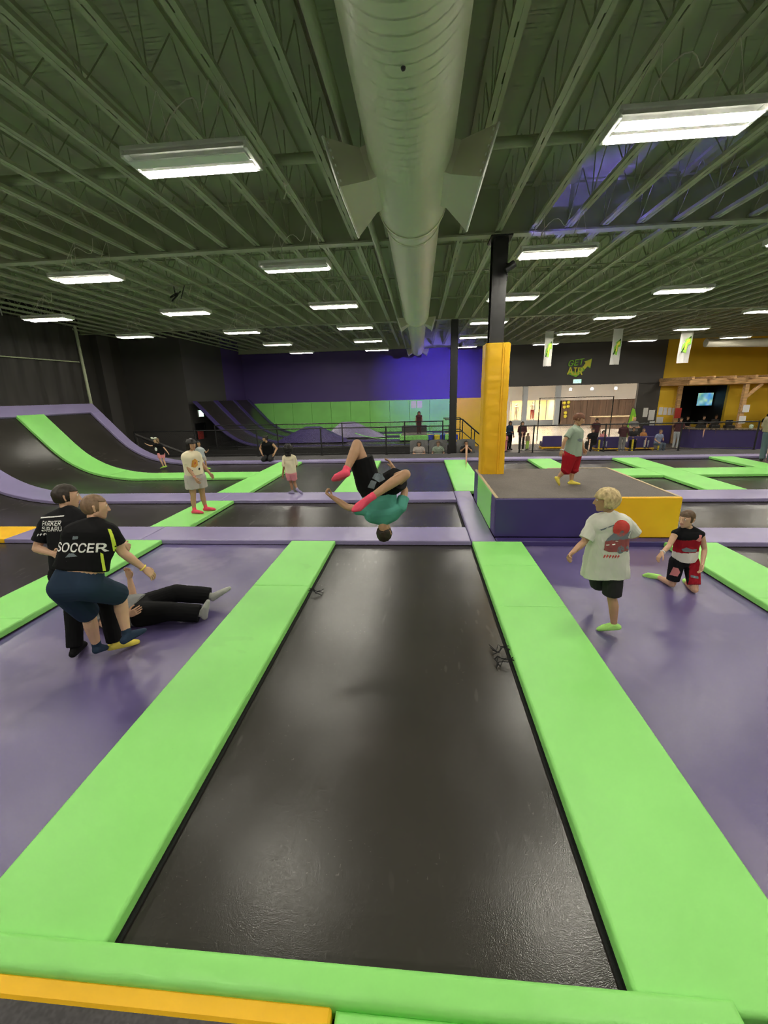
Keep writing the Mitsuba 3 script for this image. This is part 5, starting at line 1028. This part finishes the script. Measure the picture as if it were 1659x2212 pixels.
# ---- people farther away
def stand(x, y, z, h, yaw, arms=('down', 'down'), lean=0.0, step=0.0):
    s = h / 1.75; f = np.array([math.sin(yaw), -math.cos(yaw), 0]); r = np.cross(f, [0, 0, 1.0]); o_ = np.array([x, y, z]); U = np.array([0, 0, 1.0])
    P = lambda a, b, c: tuple(o_ + (r * a + f * (b + lean * max(0, c - .9)) + U * c) * s)
    J = {'H': P(0, .03, 1.63), 'N': P(0, 0, 1.49), 'Sa': P(-.19, 0, 1.43), 'Sb': P(.19, 0, 1.43), 'Pa': P(-.095, 0, .93), 'Pb': P(.095, 0, .93), 'Ka': P(-.10, .03 + step, .50), 'Kb': P(.10, .03 - step, .50), 'Aa': P(-.10, -.02 + step * 1.2, .075), 'Ab': P(.10, -.02 - step * 1.4, .075), 'Ta': P(-.12, .17 + step * 1.2, .028), 'Tb': P(.12, .17 - step * 1.4, .028)}
    for sd, q, a in (('a', -1, arms[0]), ('b', 1, arms[1])):
        e, w = {'down': ((.25, 0, 1.15), (.25, .08, .90)), 'front': ((.24, .02, 1.15), (.05, .22, 1.12)), 'up': ((.26, .12, 1.18), (.14, .26, 1.36)), 'out': ((.33, .08, 1.18), (.35, .26, 1.02)), 'cross': ((.25, .08, 1.15), (-.08, .22, 1.18))}[a]
        J['E' + sd] = P(q * e[0], e[1], e[2]); J['W' + sd] = P(q * w[0], w[1], w[2])
    return J, s
def sit(x, y, z, h, yaw, arms=('front', 'front'), lean=0.0):
    """seated with the seat at height z"""
    s = h / 1.75; f = np.array([math.sin(yaw), -math.cos(yaw), 0]); r = np.cross(f, [0, 0, 1.0]); o_ = np.array([x, y, z]); U = np.array([0, 0, 1.0])
    P = lambda a, b, c: tuple(o_ + (r * a + f * (b + lean * max(0, c)) + U * c) * s)
    J = {'H': P(0, .04, .80), 'N': P(0, 0, .66), 'Sa': P(-.19, 0, .60), 'Sb': P(.19, 0, .60), 'Pa': P(-.10, 0, .10), 'Pb': P(.10, 0, .10), 'Ka': P(-.12, .44, .10), 'Kb': P(.12, .44, .10), 'Aa': P(-.12, .42, -.36), 'Ab': P(.12, .42, -.36), 'Ta': P(-.13, .60, -.41), 'Tb': P(.13, .60, -.41)}
    for sd, q, a in (('a', -1, arms[0]), ('b', 1, arms[1])):
        e, w = {'front': ((.27, .08, .36), (.10, .28, .33)), 'down': ((.27, .05, .35), (.2, .28, .22)), 'up': ((.24, .16, .44), (.06, .27, .64))}[a]
        J['E' + sd] = P(q * e[0], e[1], e[2]); J['W' + sd] = P(q * w[0], w[1], w[2])
    return J, s
def far(label, js, skin, top, bottom, hair, shoes='cloth_charcoal', face=None, girth=1.05, headk=1.0, topk=None, botk=None, yaw=0, fine=False):
    J, s = js
    f = (math.sin(yaw), -math.cos(yaw), 0) if face is None else face
    return person(label, J, s, girth, skin, dict(dict(m=top, sleeve=.6, hem=.03, loose=1.14), **(topk or {})), dict(dict(m=bottom, len=1.95, loose=1.08, name='trousers'), **(botk or {})), dict(m=shoes, h=.05), hair, face=f, fine=fine, headk=headk)
HB = lambda m, st='short', **k: dict(m=m, style=st, **k)
far('girl in a long dark dress standing on the green block in the far court', stand(-.02, 23.1, .262, 1.18, .1, ('down', 'down')), 'skin_brown', 'cloth_maroon', 'cloth_maroon', HB('hair_black', 'long', len=.2), topk=dict(hem=-.45, sleeve=.3, loose=1.2), headk=1.2)
for i, (x, lab, skn, tp, hr, arms) in enumerate(((-.02, 'woman with long dark hair in a grey lounge chair, leftmost of three', 'skin_fair', 'cloth_oatmeal', HB('hair_dark', 'long'), ('front', 'front')), (.83, 'woman in a patterned grey green top in the middle lounge chair of three', 'skin_fair', 'cloth_sage', HB('hair_brown', 'bun'), ('down', 'down')), (2.05, 'person holding a phone up to the face in the right lounge chair of three', 'skin_tan', 'cloth_charcoal', HB('hair_dark', 'short'), ('up', 'up')))):
    t = thing('lounge_chair', ('leftmost', 'middle', 'rightmost')[i] + ' grey lounge chair of three below the near fence', 'chair')
    bk = lambda X, Y: np.stack([x + X, 18.72 + .10 * (Y + .5) - .25 * (X / .40) ** 4 * .6, Y + .03 * np.cos(X * 4)], -1)
    put('backrest', cat(grid(np.linspace(-.40, .40, 12), np.linspace(-.62, .36, 8), bk), grid(np.linspace(-.40, .40, 12), np.linspace(-.62, .36, 8), lambda X, Y: bk(X, Y) + [0, .06, 0])), 'cloth_grey', t, smooth=40)
    put('seat', cbox(x - .36, x + .36, 18.1, 18.75, -.66, -.50, .03), 'cloth_grey', t)
    for q in range(4): a_, b_ = (-.3, .3)[q % 2], (18.15, 18.7)[q // 2]; put('leg', cbox(x + a_ - .025, x + a_ + .025, b_ - .025, b_ + .025, -1, -.66, .005), 'black_metal', t)
    o = far(lab, sit(x, 18.55, -.52, 1.66, 0, arms), skn, tp, 'cloth_charcoal', hr)
    if i == 2: put('phone', cbox(x - .04, x + .04, 18.23, 18.24, .03, .16, .003), 'black_metal', None, label='phone held up by the person in the right lounge chair', cat='phone')
far('child in pink at the left end of the lobby, next to the padded column', stand(4.98, 24.6, -1, 1.05, .5, ('front', 'front')), 'skin_brown', 'cloth_pink', 'cloth_pink', HB('hair_black', 'long', len=.12), headk=1.3)
far('woman in dark jacket with pale scarf in the lobby, beside the child in pink', stand(5.35, 25.4, -1, 1.68, .5, ('down', 'front')), 'skin_brown', 'cloth_navy', 'cloth_jet', HB('hair_black', 'long', len=.1), topk=dict(sleeve=1.9), shoes='cloth_charcoal')
far('woman in a dark maroon sweater, black leggings and white shoes in the lobby', stand(5.98, 25.0, -1, 1.68, -.2, ('front', 'front')), 'skin_fair', 'cloth_maroon', 'cloth_jet', HB('hair_dark', 'long', len=.18), topk=dict(sleeve=1.9, loose=1.25), shoes='cloth_white', botk=dict(loose=.95))
far('small child in yellow beside the woman in the maroon sweater', stand(6.42, 25.4, -1, .95, .3), 'skin_tan', 'cloth_beige', 'cloth_lime', HB('hair_dark'), headk=1.35)
far('person in black seen from behind, sitting beyond the boy in red shorts', sit(9.55, 23.9, -.60, 1.72, PI), 'skin_fair', 'cloth_jet', 'cloth_charcoal', HB('hair_dark', nape=.08), girth=1.25)
far('person in a dark red top standing among the benches', stand(10.35, 25.6, -1, 1.72, .2, ('down', 'down')), 'skin_brown', 'cloth_maroon', 'cloth_jet', HB('hair_black'))
far('child in a pink top sitting on a purple bench', sit(10.45, 24.75, -.56, 1.25, 0, ('front', 'down')), 'skin_fair', 'cloth_pink', 'cloth_palegrey', HB('hair_dark', 'long', len=.1), headk=1.2)
far('woman with long brown hair in a dusty maroon top walking away in the lobby', stand(11.0, 23.6, -1, 1.60, 2.6, ('front', 'down')), 'skin_tan', 'cloth_maroon', 'cloth_grey', HB('hair_brown', 'long', len=.3), topk=dict(sleeve=1.5))
far('person bent over in dark clothes on the bench left of the man in grey', sit(12.05, 24.75, -.56, 1.6, -.3, ('down', 'front'), .25), 'skin_tan', 'cloth_charcoal', 'cloth_jet', HB('hair_dark'))
far('child in orange sitting beside the man in grey', sit(12.62, 24.75, -.56, 1.35, .2), 'skin_fair', 'cloth_orange', 'cloth_palegrey', HB('hair_sandy'), headk=1.15)
far('bald man in a grey shirt with crossed arms standing by the benches', stand(12.45, 25.6, -1, 1.78, .15, ('cross', 'cross')), 'skin_fair', 'cloth_grey', 'cloth_charcoal', None, girth=1.3)
far('person in a pale blue shirt sitting low by the right end of the benches', sit(12.95, 23.9, -.66, 1.6, .3, ('front', 'down'), .2), 'skin_fair', 'cloth_blue', 'cloth_jeans', HB('hair_sandy', 'short'))
far('person in dark top and pale trousers leaning on the snack counter', stand(14.65, 25.1, -1, 1.70, 2.2, ('out', 'front'), .25), 'skin_tan', 'cloth_maroon', 'cloth_palegrey', HB('hair_dark', 'long', len=.1), shoes='cloth_white', topk=dict(sleeve=.9))
for i, (x, y, h) in enumerate(((16.2, 27.0, 1.66), (17.0, 26.8, 1.7), (17.75, 26.9, 1.72), (20.3, 26.4, 1.74))):
    far(('leftmost', 'second', 'third', 'rightmost')[i] + ' of four staff in black behind the snack counter', stand(x, y, -1, h, .2 - .2 * i, ('front', 'front')), ('skin_tan', 'skin_fair', 'skin_brown', 'skin_tan')[i], 'cloth_jet', 'cloth_jet', HB(('hair_dark', 'hair_black', 'hair_dark', 'hair_black')[i]))
far('woman in a beige top and jeans at the right edge, seen from behind', stand(11.12, 14.2, 0.0, 1.66, 2.5, ('front', 'front')), 'skin_tan', 'cloth_beige', 'cloth_jeans', HB('hair_dark', 'long', len=.12), topk=dict(sleeve=.95, hem=.12, loose=1.2), fine=True, girth=1.25)
far('child in a pale shirt at the right edge, in front of the woman in beige', stand(11.22, 13.4, -.11, 1.05, 2.2, ('out', 'front')), 'skin_fair', 'cloth_palegrey', 'cloth_jeans', HB('hair_sandy'), headk=1.3, fine=True)
